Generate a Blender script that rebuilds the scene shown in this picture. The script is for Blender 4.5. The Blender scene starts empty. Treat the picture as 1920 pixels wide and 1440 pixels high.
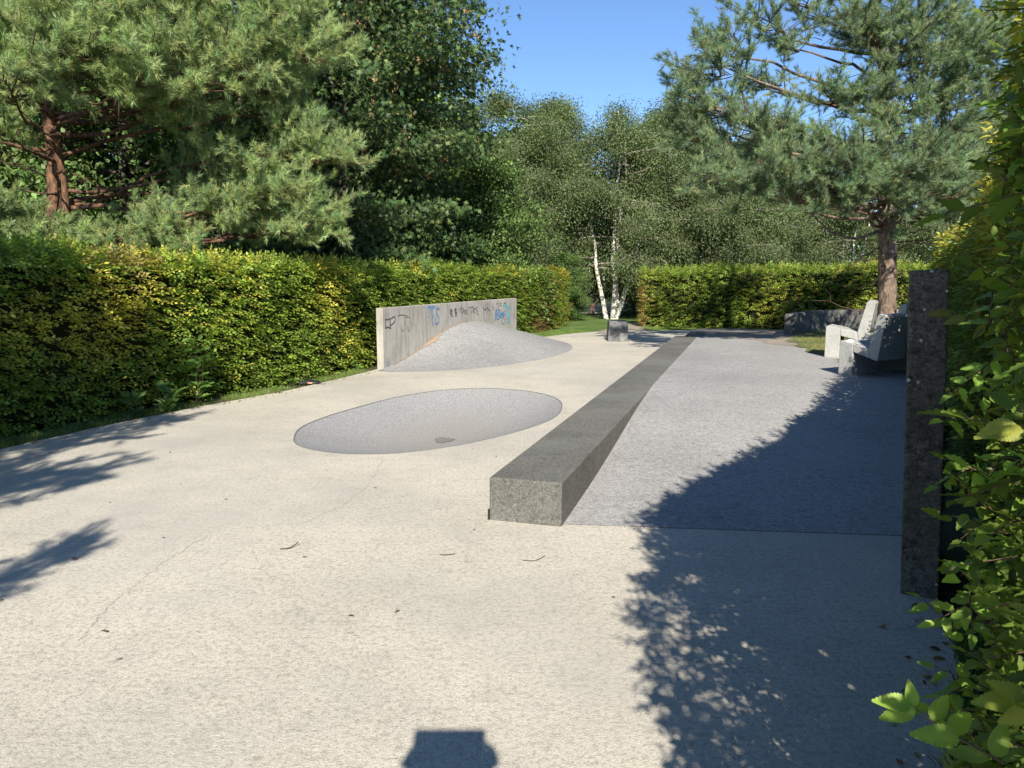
import bpy, bmesh, math, random
import numpy as np
from mathutils import Vector, Matrix
R = math.radians
rng = np.random.default_rng(7)
random.seed(7)
SC = bpy.context.scene
COL = SC.collection

# ------------------------------------------------------------------ camera
CAM_H, PITCH, F = 1.6, R(8.0), 1442.0
cam_d = bpy.data.cameras.new("camera"); cam = bpy.data.objects.new("camera", cam_d); COL.objects.link(cam)
cam.location = (0, 0, CAM_H); cam.rotation_euler = (R(90) - PITCH, 0, 0)
cam_d.sensor_width = 36; cam_d.lens = 36 * F / 1920; cam_d.clip_start = 0.02; cam_d.clip_end = 800
SC.camera = cam

# ------------------------------------------------------------------ light
SUN_EL, SUN_AZ = R(35.0), R(1.2)          # sun behind the camera, a touch to the right
w = bpy.data.worlds.new("World"); SC.world = w; w.use_nodes = True
nt = w.node_tree; nt.nodes.clear()
sky = nt.nodes.new("ShaderNodeTexSky"); sky.sky_type = 'NISHITA'; sky.sun_disc = False
sky.sun_elevation = SUN_EL; sky.sun_rotation = R(180) - SUN_AZ; sky.air_density = 1.0; sky.dust_density = 0.0; sky.ozone_density = 6.0; sky.altitude = 1500
bg = nt.nodes.new("ShaderNodeBackground"); bg.inputs[1].default_value = 0.10
wo = nt.nodes.new("ShaderNodeOutputWorld")
nt.links.new(sky.outputs[0], bg.inputs[0]); nt.links.new(bg.outputs[0], wo.inputs[0])
sd = bpy.data.lights.new("sun", 'SUN'); sd.energy = 5.0; sd.angle = R(0.5); sd.color = (1.0, 0.93, 0.82)
so = bpy.data.objects.new("sun", sd); COL.objects.link(so); so.location = (2, -20, 20)
SV = Vector((math.sin(SUN_AZ) * math.cos(SUN_EL), -math.cos(SUN_AZ) * math.cos(SUN_EL), math.sin(SUN_EL)))
so.rotation_euler = SV.to_track_quat('Z', 'Y').to_euler()
SC.view_settings.view_transform = 'Standard'; SC.view_settings.look = 'None'
SC.view_settings.exposure = 0.88; SC.view_settings.gamma = 1
SC.cycles.max_bounces = 6; SC.cycles.diffuse_bounces = 3; SC.cycles.transmission_bounces = 4
SC.cycles.transparent_max_bounces = 4; SC.cycles.use_adaptive_sampling = True
try: SC.cycles.use_denoising = True
except Exception: pass

# ------------------------------------------------------------------ helpers
def site(px, py, D):
    """world point seen at a photo pixel, D metres in front of the photographer"""
    r = (px - 960) / F; d = (py - 720) / F
    fw = math.cos(PITCH) - math.sin(PITCH) * d; dn = math.sin(PITCH) + math.cos(PITCH) * d
    t = D / fw
    return Vector((r * t, D, CAM_H - dn * t))

def tag(o, label=None, cat=None, group=None, kind=None):
    if label: o['label'] = label
    if cat: o['category'] = cat
    if group: o['group'] = group
    if kind: o['kind'] = kind
    return o

def empty(name, loc=(0, 0, 0), rz=0):
    o = bpy.data.objects.new(name, None); COL.objects.link(o); o.location = loc; o.rotation_euler = (0, 0, rz)
    o.empty_display_size = .2
    return o

def link(name, me, mat=None, parent=None):
    o = bpy.data.objects.new(name, me); COL.objects.link(o)
    if mat: me.materials.append(mat)
    if parent: o.parent = parent
    return o

def np_mesh(name, V, Fc, tint=None, smooth=False):
    """V (n,3); Fc (m,k) all the same k, or a list of such arrays; tint (n,3) per-point base colour"""
    me = bpy.data.meshes.new(name)
    if not isinstance(Fc, (list, tuple)): Fc = [Fc]
    V = np.asarray(V, np.float32)
    me.vertices.add(len(V)); me.vertices.foreach_set("co", V.ravel())
    nl = sum(f.size for f in Fc); npoly = sum(len(f) for f in Fc)
    me.loops.add(nl); me.polygons.add(npoly)
    me.loops.foreach_set("vertex_index", np.concatenate([np.asarray(f, np.int32).ravel() for f in Fc]))
    ks = np.concatenate([np.full(len(f), f.shape[1], np.int32) for f in Fc])
    st = np.concatenate([[0], np.cumsum(ks)[:-1]]).astype(np.int32)
    me.polygons.foreach_set("loop_start", st); me.polygons.foreach_set("loop_total", ks)
    if smooth: me.polygons.foreach_set("use_smooth", np.ones(npoly, bool))
    if tint is not None:
        a = me.attributes.new("tint", 'FLOAT_COLOR', 'POINT')
        c = np.ones((len(V), 4), np.float32); c[:, :3] = tint
        a.data.foreach_set("color", c.ravel())
    me.update(calc_edges=True)
    return me

def unit(a):
    return a / np.maximum(np.linalg.norm(a, axis=-1, keepdims=True), 1e-9)

def frames(axis, normal):
    """columns side, axis, normal"""
    y = unit(axis); z = normal - (normal * y).sum(-1, keepdims=True) * y; z = unit(z); x = np.cross(y, z)
    return np.stack([x, y, z], axis=-1)

def scatter(tv, tf, pos, rot, sc, tint):
    """bake n copies of a template (verts tv, faces tf) -> V, F, T"""
    n, k = len(pos), len(tv)
    if np.ndim(sc) == 1: sc = sc[:, None, None]
    else: sc = sc[:, None, :]
    V = np.einsum('nij,nkj->nki', rot, tv[None] * sc) + pos[:, None, :]
    Fs = (tf[None] + (np.arange(n) * k)[:, None, None]).reshape(-1, tf.shape[1])
    T = np.repeat(tint, k, axis=0)
    return V.reshape(-1, 3), Fs, T

class Bag:
    """collects vertices/faces for one mesh"""
    def __init__(s): s.V = []; s.F = {}; s.T = []; s.n = 0
    def add(s, V, Fc, T=None):
        Fc = np.asarray(Fc); s.F.setdefault(Fc.shape[1], []).append(Fc + s.n); s.V.append(np.asarray(V, np.float32)); s.n += len(V)
        if T is not None: s.T.append(T)
    def tube(s, pts, rad, sides=6, tint=None):
        P = np.asarray(pts, float); m = len(P); rad = np.broadcast_to(rad, (m,))
        d = np.gradient(P, axis=0); d = unit(d)
        ref = np.array([0.13, 0.21, 1.0]) if abs(d[0][2]) < .9 else np.array([1.0, .1, 0])
        x = unit(np.cross(d, ref)); y = np.cross(d, x)
        a = np.linspace(0, 2 * np.pi, sides, endpoint=False)
        V = P[:, None] + rad[:, None, None] * (np.cos(a)[None, :, None] * x[:, None] + np.sin(a)[None, :, None] * y[:, None])
        i = np.arange(m - 1)[:, None] * sides; j = np.arange(sides)[None]; j2 = (j + 1) % sides
        Fc = np.stack([i + j, i + j2, i + sides + j2, i + sides + j], -1).reshape(-1, 4)
        s.add(V.reshape(-1, 3), Fc, None if tint is None else np.tile(tint, (m * sides, 1)))
    def mesh(s, name, smooth=False):
        return np_mesh(name, np.concatenate(s.V), [np.concatenate(f) for f in s.F.values()], np.concatenate(s.T) if s.T else None, smooth)

class Wave:
    """cheap smooth 3-D noise in about -1..1"""
    def __init__(s, scale, seed, n=9):
        r = np.random.default_rng(seed); s.k = r.normal(size=(n, 3)) / scale * 1.6; s.p = r.uniform(0, 6.28, n); s.n = n
    def __call__(s, P): return np.sin(P @ s.k.T + s.p).sum(-1) / math.sqrt(s.n) / 1.1

# ------------------------------------------------------------------ materials
def new_mat(name):
    m = bpy.data.materials.new(name); m.use_nodes = True; n = m.node_tree; n.nodes.clear()
    out = n.nodes.new("ShaderNodeOutputMaterial"); p = n.nodes.new("ShaderNodeBsdfPrincipled")
    n.links.new(p.outputs[0], out.inputs[0]); p.inputs['Roughness'].default_value = .85
    p.inputs['Specular IOR Level'].default_value = .3
    return m, n, p, out

def coords(n): 
    return n.nodes.new("ShaderNodeTexCoord").outputs['Object']

def noise(n, co, scale, detail=3, rough=.6, stretch=None):
    t = n.nodes.new("ShaderNodeTexNoise"); t.inputs['Scale'].default_value = scale; t.inputs['Detail'].default_value = detail
    t.inputs['Roughness'].default_value = rough
    if stretch:
        mp = n.nodes.new("ShaderNodeMapping"); mp.inputs['Scale'].default_value = stretch
        n.links.new(co, mp.inputs[0]); co = mp.outputs[0]
    n.links.new(co, t.inputs['Vector']); return t.outputs['Fac']

def ramp(n, fac, stops, interp='LINEAR'):
    r = n.nodes.new("ShaderNodeValToRGB"); r.color_ramp.interpolation = interp
    while len(r.color_ramp.elements) > 1: r.color_ramp.elements.remove(r.color_ramp.elements[0])
    r.color_ramp.elements[0].position = stops[0][0]; c = stops[0][1]; r.color_ramp.elements[0].color = (*c, 1) if len(c) == 3 else c
    for p_, c in stops[1:]:
        e = r.color_ramp.elements.new(p_); e.color = (*c, 1)
    n.links.new(fac, r.inputs[0]); return r.outputs[0]

def mixc(n, mode, a, b, fac=1.0):
    m = n.nodes.new("ShaderNodeMix"); m.data_type = 'RGBA'; m.blend_type = mode
    for sock, v in ((m.inputs[0], fac), (m.inputs[6], a), (m.inputs[7], b)):
        if hasattr(v, 'is_linked') or isinstance(v, bpy.types.NodeSocket): n.links.new(v, sock)
        elif isinstance(v, (int, float)): sock.default_value = v
        else: sock.default_value = (*v, 1)
    return m.outputs[2]

def bump(n, p, h, strength=.3, dist=.01):
    b = n.nodes.new("ShaderNodeBump"); b.inputs['Strength'].default_value = strength; b.inputs['Distance'].default_value = dist
    n.links.new(h, b.inputs['Height']); n.links.new(b.outputs[0], p.inputs['Normal'])

def G(v): return (v, v, v)

def aggregate(name, base, dark, light, fine=190, var=.12, bumps=.35, patch=None, patch_scale=.6, spots=None):
    """exposed-aggregate concrete or fine asphalt: speckles at two sizes, big soft patches"""
    m, n, p, o = new_mat(name); co = coords(n)
    f1 = noise(n, co, fine, 2, .75); f2 = noise(n, co, fine * .32, 2, .7)
    c = ramp(n, f1, [(.33, dark), (.46, base), (.56, base), (.70, light)])
    c2 = ramp(n, f2, [(.3, G(1 - var * 1.9)), (.52, G(1.0)), (.72, G(1 + var * .5))])
    c = mixc(n, 'MULTIPLY', c, c2)
    big = noise(n, co, patch_scale, 4, .6)
    c = mixc(n, 'MULTIPLY', c, ramp(n, big, [(.32, G(1 - var)), (.55, G(1.0)), (.75, G(1 + var * .35))]))
    mid = noise(n, co, 7, 5, .7)
    c = mixc(n, 'MULTIPLY', c, ramp(n, mid, [(.30, G(1 - var * .9)), (.5, G(1.0))]))
    if patch:
        pn = noise(n, co, patch[1], 4, .65)
        c = mixc(n, 'MIX', c, patch[0], ramp(n, pn, [(patch[2], G(0)), (patch[3], G(patch[4] if len(patch) > 4 else .7))]))
    if spots:
        v = n.nodes.new("ShaderNodeTexVoronoi"); v.inputs['Scale'].default_value = spots[1]; n.links.new(co, v.inputs['Vector'])
        c = mixc(n, 'MIX', c, spots[0], ramp(n, v.outputs['Distance'], [(spots[2], G(1)), (spots[2] * 1.4, G(0))]))
    n.links.new(c, p.inputs['Base Color']); p.inputs['Roughness'].default_value = .9
    h = mixc(n, 'ADD', f1, f2, 1.0); bump(n, p, h, bumps, .006)
    return m

M = {}
M['plaza'] = aggregate("pale_concrete", (.515, .475, .39), (.31, .285, .235), (.64, .605, .525), 115, .16, .5, ((.35, .335, .30), .5, .46, .70, .75))
M['asphalt'] = aggregate("blue_grey_asphalt", (.318, .312, .298), (.165, .163, .158), (.50, .495, .48), 80, .15, .6, ((.36, .345, .32), .5, .52, .72, .45))
M['moundm'] = aggregate("mound_asphalt", (.295, .292, .282), (.155, .155, .152), (.48, .475, .46), 60, .14, .5)
M['bar'] = aggregate("dark_cast_concrete", (.135, .135, .117), (.07, .07, .06), (.27, .265, .23), 120, .2, .35, ((.20, .20, .185), 1.3, .5, .75, .5), .9, ((.45, .44, .4), 14, .045))
M['bench'] = aggregate("bench_concrete", (.40, .40, .37), (.30, .30, .28), (.50, .49, .46), 80, .12, .25, ((.24, .25, .235), 3.2, .50, .75, .5))
M['post'] = aggregate("weathered_post_concrete", (.135, .12, .098), (.055, .05, .042), (.27, .25, .21), 75, .3, .7, ((.07, .075, .045), 3.0, .5, .7, .7), 1.2, ((.55, .50, .42), 11, .075))
M['block'] = aggregate("block_concrete", (.155, .16, .16), (.09, .09, .09), (.26, .26, .25), 60, .2, .3, ((.32, .31, .28), 2.5, .56, .68, .7))
M['lowwall'] = aggregate("low_wall_concrete", (.13, .13, .12), (.07, .07, .06), (.24, .24, .22), 60, .3, .3, ((.24, .23, .20), 2.5, .55, .7, .8))

def wall_mat():
    m, n, p, o = new_mat("board_marked_concrete"); co = coords(n)
    f1 = noise(n, co, 60, 3, .7); st = noise(n, co, 5, 5, .7, (2.4, 2.4, .35)); bl = noise(n, co, 1.6, 5, .65)
    c = ramp(n, f1, [(.3, (.31, .295, .26)), (.5, (.40, .38, .335)), (.7, (.47, .45, .41))])
    c = mixc(n, 'MULTIPLY', c, ramp(n, st, [(.32, G(.66)), (.5, G(.98)), (.7, G(1.12))]))
    c = mixc(n, 'MULTIPLY', c, ramp(n, bl, [(.35, (.80, .79, .76)), (.55, G(1)), (.75, (1.08, 1.05, 1.0))]))
    n.links.new(c, p.inputs['Base Color']); bump(n, p, f1, .3, .004); return m
M['wall'] = wall_mat()

def plain(name, col, rough=.8, spec=.3, var=.15, sc=20):
    m, n, p, o = new_mat(name); co = coords(n); f = noise(n, co, sc, 3, .6)
    c = ramp(n, f, [(.3, tuple(x * (1 - var) for x in col)), (.7, tuple(min(1, x * (1 + var)) for x in col))])
    n.links.new(c, p.inputs['Base Color']); p.inputs['Roughness'].default_value = rough; p.inputs['Specular IOR Level'].default_value = spec
    return m

def soil_mat():
    m, n, p, o = new_mat("earth"); co = coords(n)
    a = noise(n, co, 3, 5, .7); b = noise(n, co, 40, 4, .7)
    c = ramp(n, a, [(.35, (.055, .05, .03)), (.5, (.05, .07, .025)), (.7, (.12, .10, .06))])
    c = mixc(n, 'MULTIPLY', c, ramp(n, b, [(.3, G(.6)), (.7, G(1.25))])); n.links.new(c, p.inputs['Base Color']); bump(n, p, b, .6, .03); return m
M['soil'] = soil_mat()

def lawn_mat():
    m, n, p, o = new_mat("worn_turf"); co = coords(n)
    a = noise(n, co, 1.2, 5, .7); b = noise(n, co, 55, 4, .8)
    c = ramp(n, a, [(.34, (.10, .15, .035)), (.48, (.16, .18, .06)), (.60, (.30, .24, .13)), (.75, (.36, .28, .17))])
    c = mixc(n, 'MULTIPLY', c, ramp(n, b, [(.3, G(.55)), (.7, G(1.3))])); n.links.new(c, p.inputs['Base Color']); bump(n, p, b, .7, .03); return m
M['lawn'] = lawn_mat()
M['green_lawn'] = None
def glawn():
    m, n, p, o = new_mat('green_turf'); co = coords(n); a = noise(n, co, 1.1, 5, .7); b = noise(n, co, 40, 4, .8)
    c = ramp(n, a, [(.34, (.06, .11, .025)), (.5, (.10, .165, .035)), (.66, (.15, .20, .055)), (.8, (.22, .20, .10))])
    c = mixc(n, 'MULTIPLY', c, ramp(n, b, [(.3, G(.55)), (.7, G(1.3))])); n.links.new(c, p.inputs['Base Color']); bump(n, p, b, .7, .03); return m
M['green_lawn'] = glawn()
M['dirt'] = aggregate("brown_dirt", (.30, .265, .22), (.19, .165, .14), (.40, .36, .31), 60, .2, .4, ((.36, .26, .17), .8, .5, .7, .6))

def leaf_mat(name, trans=.35, rough=.45, spec=.35, var=.25, vs=6.0):
    m, n, p, out = new_mat(name); at = n.nodes.new("ShaderNodeAttribute"); at.attribute_name = "tint"
    f = noise(n, coords(n), vs, 3, .6)
    c = mixc(n, 'MULTIPLY', at.outputs['Color'], ramp(n, f, [(.3, G(1 - var)), (.7, G(1 + var))]))
    n.links.new(c, p.inputs['Base Color']); p.inputs['Roughness'].default_value = rough; p.inputs['Specular IOR Level'].default_value = spec
    tr = n.nodes.new("ShaderNodeBsdfTranslucent"); tc = mixc(n, 'MULTIPLY', c, (1.25, 1.35, .6)); n.links.new(tc, tr.inputs[0])
    mx = n.nodes.new("ShaderNodeMixShader"); mx.inputs[0].default_value = trans
    n.links.new(p.outputs[0], mx.inputs[1]); n.links.new(tr.outputs[0], mx.inputs[2]); n.links.new(mx.outputs[0], out.inputs[0])
    return m
M['hornbeam'] = leaf_mat("hornbeam_leaf", .45, .45, .3)
M['needle'] = leaf_mat("pine_needle", .25, .55, .25, .2, 2.0)
M['maple'] = leaf_mat("maple_leaf", .2, .5, .25, .3, 1.2)
M['birch'] = leaf_mat("birch_leaf", .4, .65, .12, .25, .8)
M['grass'] = leaf_mat("grass_blade", .3, .6, .2, .2, 3.0)

def bark_mat(name, c0, c1, c2, st=(1, 1, .25), sc=14, bs=.8):
    m, n, p, o = new_mat(name); co = coords(n)
    a = noise(n, co, sc, 5, .7, st); c = ramp(n, a, [(.32, c0), (.5, c1), (.68, c2)])
    n.links.new(c, p.inputs['Base Color']); bump(n, p, a, bs, .03); return m
M['bark_red'] = bark_mat("red_pine_bark", (.035, .02, .014), (.13, .07, .042), (.34, .18, .10), (1, 1, .35), 18)
M['bark_pine'] = bark_mat("grey_pine_bark", (.05, .035, .025), (.18, .13, .10), (.36, .28, .22), (1, 1, .4), 16)
M['bark_dark'] = bark_mat("dark_bark", (.03, .025, .02), (.08, .065, .05), (.16, .13, .10))
M['bark_birch'] = bark_mat("birch_bark", (.16, .14, .12), (.62, .59, .52), (.76, .73, .66), (.6, .6, 1.6), 6, .2)
M['twig'] = plain("twig_brown", (.10, .06, .04), .8)
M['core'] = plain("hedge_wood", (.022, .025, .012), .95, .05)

# ------------------------------------------------------------------ ground
BOWL = [(-2.18, 7.55), (-2.25, 8.05), (-2.16, 8.6), (-1.94, 9.25), (-1.55, 10.1), (-1.08, 10.68), (-0.57, 10.95), (-0.12, 10.88), (0.27, 10.62), (0.51, 10.25), (0.62, 9.8), (0.61, 9.3), (0.53, 8.8), (0.34, 8.30), (0.0, 7.76), (-0.42, 7.27), (-0.79, 6.98), (-1.12, 6.83), (-1.5, 6.83), (-1.83, 6.98), (-2.06, 7.22)]
def closed_spline(P, sub=5):
    P = np.array(P, float); n = len(P); out = []
    for i in range(n):
        a, b, c, d = P[i - 1], P[i], P[(i + 1) % n], P[(i + 2) % n]
        for k in range(sub):
            t = k / sub
            out.append(.5 * ((2 * b) + (-a + c) * t + (2 * a - 5 * b + 4 * c - d) * t * t + (-a + 3 * b - 3 * c + d) * t ** 3))
    return np.array(out)
bowl_rim = closed_spline(BOWL)

BAR0 = np.array([-.15, 4.92]); BDIR = np.array([3.73, 12.0]); BLEN = np.linalg.norm(BDIR); BDIR = BDIR / BLEN; BN = np.array([BDIR[1], -BDIR[0]])
BW, BH = .49, .29
def s01(x): x = np.clip(x, 0, 1); return x * x * (3 - 2 * x)
def plat(x, y):
    x = np.asarray(x, float); y = np.asarray(y, float)
    yn = 4.885 - .1 * np.clip(x - .35, 0, 3)
    up = np.clip((y - yn) / 4.5, 0, 1); up = up - .06 * np.sin(up * 2 * np.pi)
    return .004 + (BH - .010) * up * (1 - .8 * s01((y - 17.5) / 6))

HEDGE_R = [(.78, -2.2), (.72, -.7), (.66, .5), (1.06, 1.62), (2.32, 3.8), (3.8, 6.55), (5.3, 9.4), (7.2, 12.6), (9.6, 16.2)]
PLAZA = [(-6.4, -4), (-6.4, 2.2), (-5.75, 5.0), (-4.78, 7.0), (-4.42, 8.1), (-3.93, 9.25), (-3.22, 10.6), (-2.75, 11.9), (-2.42, 12.95), (-2.1, 14), (-.6, 18), (.15, 19.35), (1.0, 20.6), (1.7, 21.6), (2.5, 22.4), (3.3, 22.6), (4.2, 22.8), (5.6, 23.0), (7.4, 21.6), (8.2, 18.0), (7.2, 13.0), (5.5, 9.8), (3.0, 5.2), (2.22, 3.9), (2.08, 3.55), (1.97, 3.25), (1.86, 3.0), (1.70, 2.76), (1.53, 2.5), (1.40, 2.25), (1.24, 1.95), (1.05, 1.5), (.85, .9), (.76, .4), (.70, -4)]
def inside(P, poly):
    P = np.asarray(P); x, y = P[..., 0], P[..., 1]; r = np.zeros(x.shape, bool); n = len(poly)
    for i in range(n):
        (x1, y1), (x2, y2) = poly[i], poly[(i + 1) % n]
        c = ((y1 > y) != (y2 > y)) & (x < (x2 - x1) * (y - y1) / ((y2 - y1) if y2 != y1 else 1e-9) + x1)
        r ^= c
    return r

def grid_mesh(name, xs, ys, zf, keep=None, smooth=True):
    X, Y = np.meshgrid(xs, ys); Z = zf(X, Y); V = np.stack([X, Y, Z], -1).reshape(-1, 3); w_, h_ = len(xs), len(ys)
    i = (np.arange(h_ - 1)[:, None] * w_ + np.arange(w_ - 1)[None]).ravel()
    Fc = np.stack([i, i + 1, i + w_ + 1, i + w_], -1)
    if keep is not None:
        c = V[Fc].mean(1); Fc = Fc[keep(c)]
    used = np.unique(Fc); mp = np.zeros(len(V), int); mp[used] = np.arange(len(used))
    return np_mesh(name, V[used], mp[Fc], None, smooth)

PL = np.array(PLAZA); cen = np.array([0.8, 11.0])
def shrunk(poly, d):
    out = []; n = len(poly)
    for i in range(n):
        a, b, c = np.array(poly[i - 1]), np.array(poly[i]), np.array(poly[(i + 1) % n])
        t = unit(c - a); nrm = np.array([-t[1], t[0]])
        out.append(tuple(b - nrm * d))
    return out
area = sum(PLAZA[i - 1][0] * PLAZA[i][1] - PLAZA[i][0] * PLAZA[i - 1][1] for i in range(len(PLAZA)))
INNER = shrunk(PLAZA, .8 if area < 0 else -.8)
INNER = [p for p in INNER]
GWAVE = Wave(2.5, 3)
def drop(Y): return -.85 * s01((np.asarray(Y, float) - 31) / 10)
def ground_z(X, Y):
    P = np.stack([X, Y], -1); z = -.03 + .012 * GWAVE(np.stack([X, Y, 0 * X], -1))
    rt = s01((X - (2.6 + (Y - 5) * .42)) / 1.2) * s01((Y - 3) / 4) * (1 - s01((Y - 22) / 4)) * (1 - s01((X - 20) / 10))
    z = z + rt * .27 + drop(Y)
    z = np.where(inside(P, INNER), -.6, z)
    return z
xs = np.unique(np.concatenate([np.linspace(-300, -14, 14), np.arange(-14, 18, .3), np.linspace(18, 300, 14)]))
ys = np.unique(np.concatenate([np.linspace(-120, -6, 10), np.arange(-6, 34, .3), np.linspace(34, 420, 16)]))
g = link("ground", grid_mesh("ground", xs, ys, ground_z), M['soil']); tag(g, kind='structure')

def poly_sheet(name, outer, hole, z, mat):
    bm = bmesh.new(); E = []
    for ring in ([outer] + ([hole] if hole is not None else [])):
        vs = [bm.verts.new((p[0], p[1], z)) for p in ring]
        E += [bm.edges.new((vs[i - 1], vs[i])) for i in range(len(vs))]
    bmesh.ops.triangle_fill(bm, use_beauty=True, edges=E)
    for f in bm.faces:
        if f.normal.z < 0: f.normal_flip()
    me = bpy.data.meshes.new(name); bm.to_mesh(me); bm.free(); return link(name, me, mat)
pz = poly_sheet("plaza", [tuple(p) for p in PLAZA], [tuple(p) for p in bowl_rim], 0, M['plaza']); tag(pz, kind='structure')

# cracks in the plaza
M['crack'] = plain("crack_dirt", (.41, .385, .33), .95, .05, .25, 60)
def ribbon(P, wd, z, rough=.012, seed=0):
    r = np.random.default_rng(seed); P = np.array(P, float); t = np.linspace(0, len(P) - 1, len(P) * 14)
    Q = np.stack([np.interp(t, np.arange(len(P)), P[:, k]) for k in range(2)], -1); Q += r.normal(size=Q.shape) * rough * .5
    d = unit(np.gradient(Q, axis=0)); nr = np.stack([-d[:, 1], d[:, 0]], -1); ww = wd * r.uniform(.15, 1.0, len(Q))[:, None] * .5
    ww[0] = ww[-1] = .0005
    V = np.concatenate([np.c_[Q - nr * ww, np.full(len(Q), z)], np.c_[Q + nr * ww, np.full(len(Q), z)]]); m = len(Q); i = np.arange(m - 1)
    return V, np.stack([i, i + 1, m + i + 1, m + i], -1)
cr = [([(-1.13, 6.64), (-1.11, 5.77), (-1.2, 5.21), (-1.38, 4.81)], .010), ([(-1.54, 4.36), (-1.32, 3.96), (-1.07, 3.68), (-0.8, 3.5), (-0.7, 3.22), (-0.54, 2.82), (-0.38, 2.44)], .012), ([(-1.92, 3.22), (-1.97, 3.55), (-1.97, 4.11), (-1.9, 4.6)], .008)]
for k, (P, wd) in enumerate(cr):
    V, Fc = ribbon(P, wd * .8, .0025, .016, k); link("crack", np_mesh("crack", V, Fc), M['crack'], pz)

# bowl
def bowl_mat():
    m, n, p, o = new_mat("bowl_asphalt"); co = coords(n)
    f1 = noise(n, co, 80, 2, .75); f2 = noise(n, co, 30, 2, .7)
    c = ramp(n, f1, [(.33, (.14, .14, .145)), (.46, (.29, .288, .278)), (.56, (.29, .288, .278)), (.7, (.47, .47, .47))])
    c = mixc(n, 'MULTIPLY', c, ramp(n, f2, [(.3, G(.78)), (.55, G(1))]))
    # dirt washed to the bottom: depends on height in the dish
    sep = n.nodes.new("ShaderNodeSeparateXYZ"); n.links.new(co, sep.inputs[0])
    big = noise(n, co, 2.2, 4, .6)
    ad = n.nodes.new("ShaderNodeMath"); ad.operation = 'MULTIPLY_ADD'; n.links.new(big, ad.inputs[0]); ad.inputs[1].default_value = .14; n.links.new(sep.outputs[2], ad.inputs[2])
    dirt = ramp(n, ad.outputs[0], [(0.0, G(.85)), (.02, G(.0))])
    mr = n.nodes.new("ShaderNodeMapRange"); n.links.new(ad.outputs[0], mr.inputs[0]); mr.inputs[1].default_value = -.24; mr.inputs[2].default_value = -.07; mr.inputs[3].default_value = .6; mr.inputs[4].default_value = 0.0
    c = mixc(n, 'MIX', c, (.275, .245, .205), mr.outputs[0])
    n.links.new(c, p.inputs['Base Color']); p.inputs['Roughness'].default_value = .9; bump(n, p, f1, .5, .006); return m
bc = np.array([-.78, 8.75]); rings = 26; nb = len(bowl_rim)
def bz(s): return -.27 * (1 - s ** 2.1) 
V = [np.array([[bc[0], bc[1], bz(0)]])]
for k in range(1, rings + 1):
    s = k / rings; q = bc + (bowl_rim - bc) * s; V.append(np.c_[q, np.full(nb, bz(s) - .002)])
V = np.concatenate(V); F3 = np.array([[0, 1 + j, 1 + (j + 1) % nb] for j in range(nb)]); F4 = []
for k in range(rings - 1):
    a = 1 + k * nb
    for j in range(nb): F4.append([a + j, a + nb + j, a + nb + (j + 1) % nb, a + (j + 1) % nb])
bw = link("sunken_bowl", np_mesh("sunken_bowl", V, [F3, np.array(F4)], None, True), bowl_mat())
tag(bw, "shallow oval dish of blue grey asphalt sunk into the pale concrete", "skate bowl")
M['joint'] = plain("joint_dark", (.17, .165, .155), .9, .1)
d = unit(bowl_rim - bc); a = np.c_[bowl_rim + d * .007, np.full(nb, .002)]; b = np.c_[bowl_rim - d * .007, np.full(nb, .0005)]
i = np.arange(nb); j = (i + 1) % nb
link("rim_joint", np_mesh("rim_joint", np.concatenate([a, b]), np.stack([i, j, nb + j, nb + i], -1)), M['joint'], bw)
# damp drain stain at the very bottom, with real irregular outline
M['stain'] = plain("damp_silt", (.185, .175, .15), .9, .2, .25, 30)
V = [[bc[0] + .0, bc[1] - .1, bz(0) + .006]]; ns = 40
for k in range(ns):
    th = 2 * math.pi * k / ns; rr = .105 + .015 * math.sin(3 * th + 1) + .012 * math.sin(7 * th)
    V.append([bc[0] + 1.0 * rr * math.cos(th), bc[1] - .1 + rr * 1.35 * math.sin(th), bz(.13) + .004])
link("drain_stain", np_mesh("drain_stain", np.array(V), np.array([[0, 1 + k, 1 + (k + 1) % ns] for k in range(ns)])), M['stain'], bw)

# asphalt ramp / platform to the right of the bar
def plat_keep(c):
    P = c[:, :2]; u = (P - BAR0) @ BDIR; v = (P - BAR0) @ BN
    return v > BW * .5
nu, nv = 80, 60; V = []; 
for a_ in range(nu + 1):
    u = .012 + (a_ / nu) * 17.4
    L = BAR0 + BDIR * u + BN * (BW * .6)
    if a_ == 0: u0 = L
    # right edge follows the hedge foot
    yy = L[1] - .25
    xr = np.interp(yy, [4.6, 5.2, 9.8, 13.0, 17.0, 23], [2.5, 3.0, 5.55, 5.35, 5.6, 7.0])
    for b_ in range(nv + 1):
        t = b_ / nv; x = L[0] + (xr - L[0]) * t; y = L[1] + (yy - L[1]) * t
        V.append([x, y, float(plat(x, y))])
i = (np.arange(nu)[:, None] * (nv + 1) + np.arange(nv)[None]).ravel()
pf = link("asphalt_ramp", np_mesh("asphalt_ramp", np.array(V), np.stack([i, i + 1, i + nv + 2, i + nv + 1], -1), None, True), M['asphalt'])
tag(pf, kind='structure')
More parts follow.
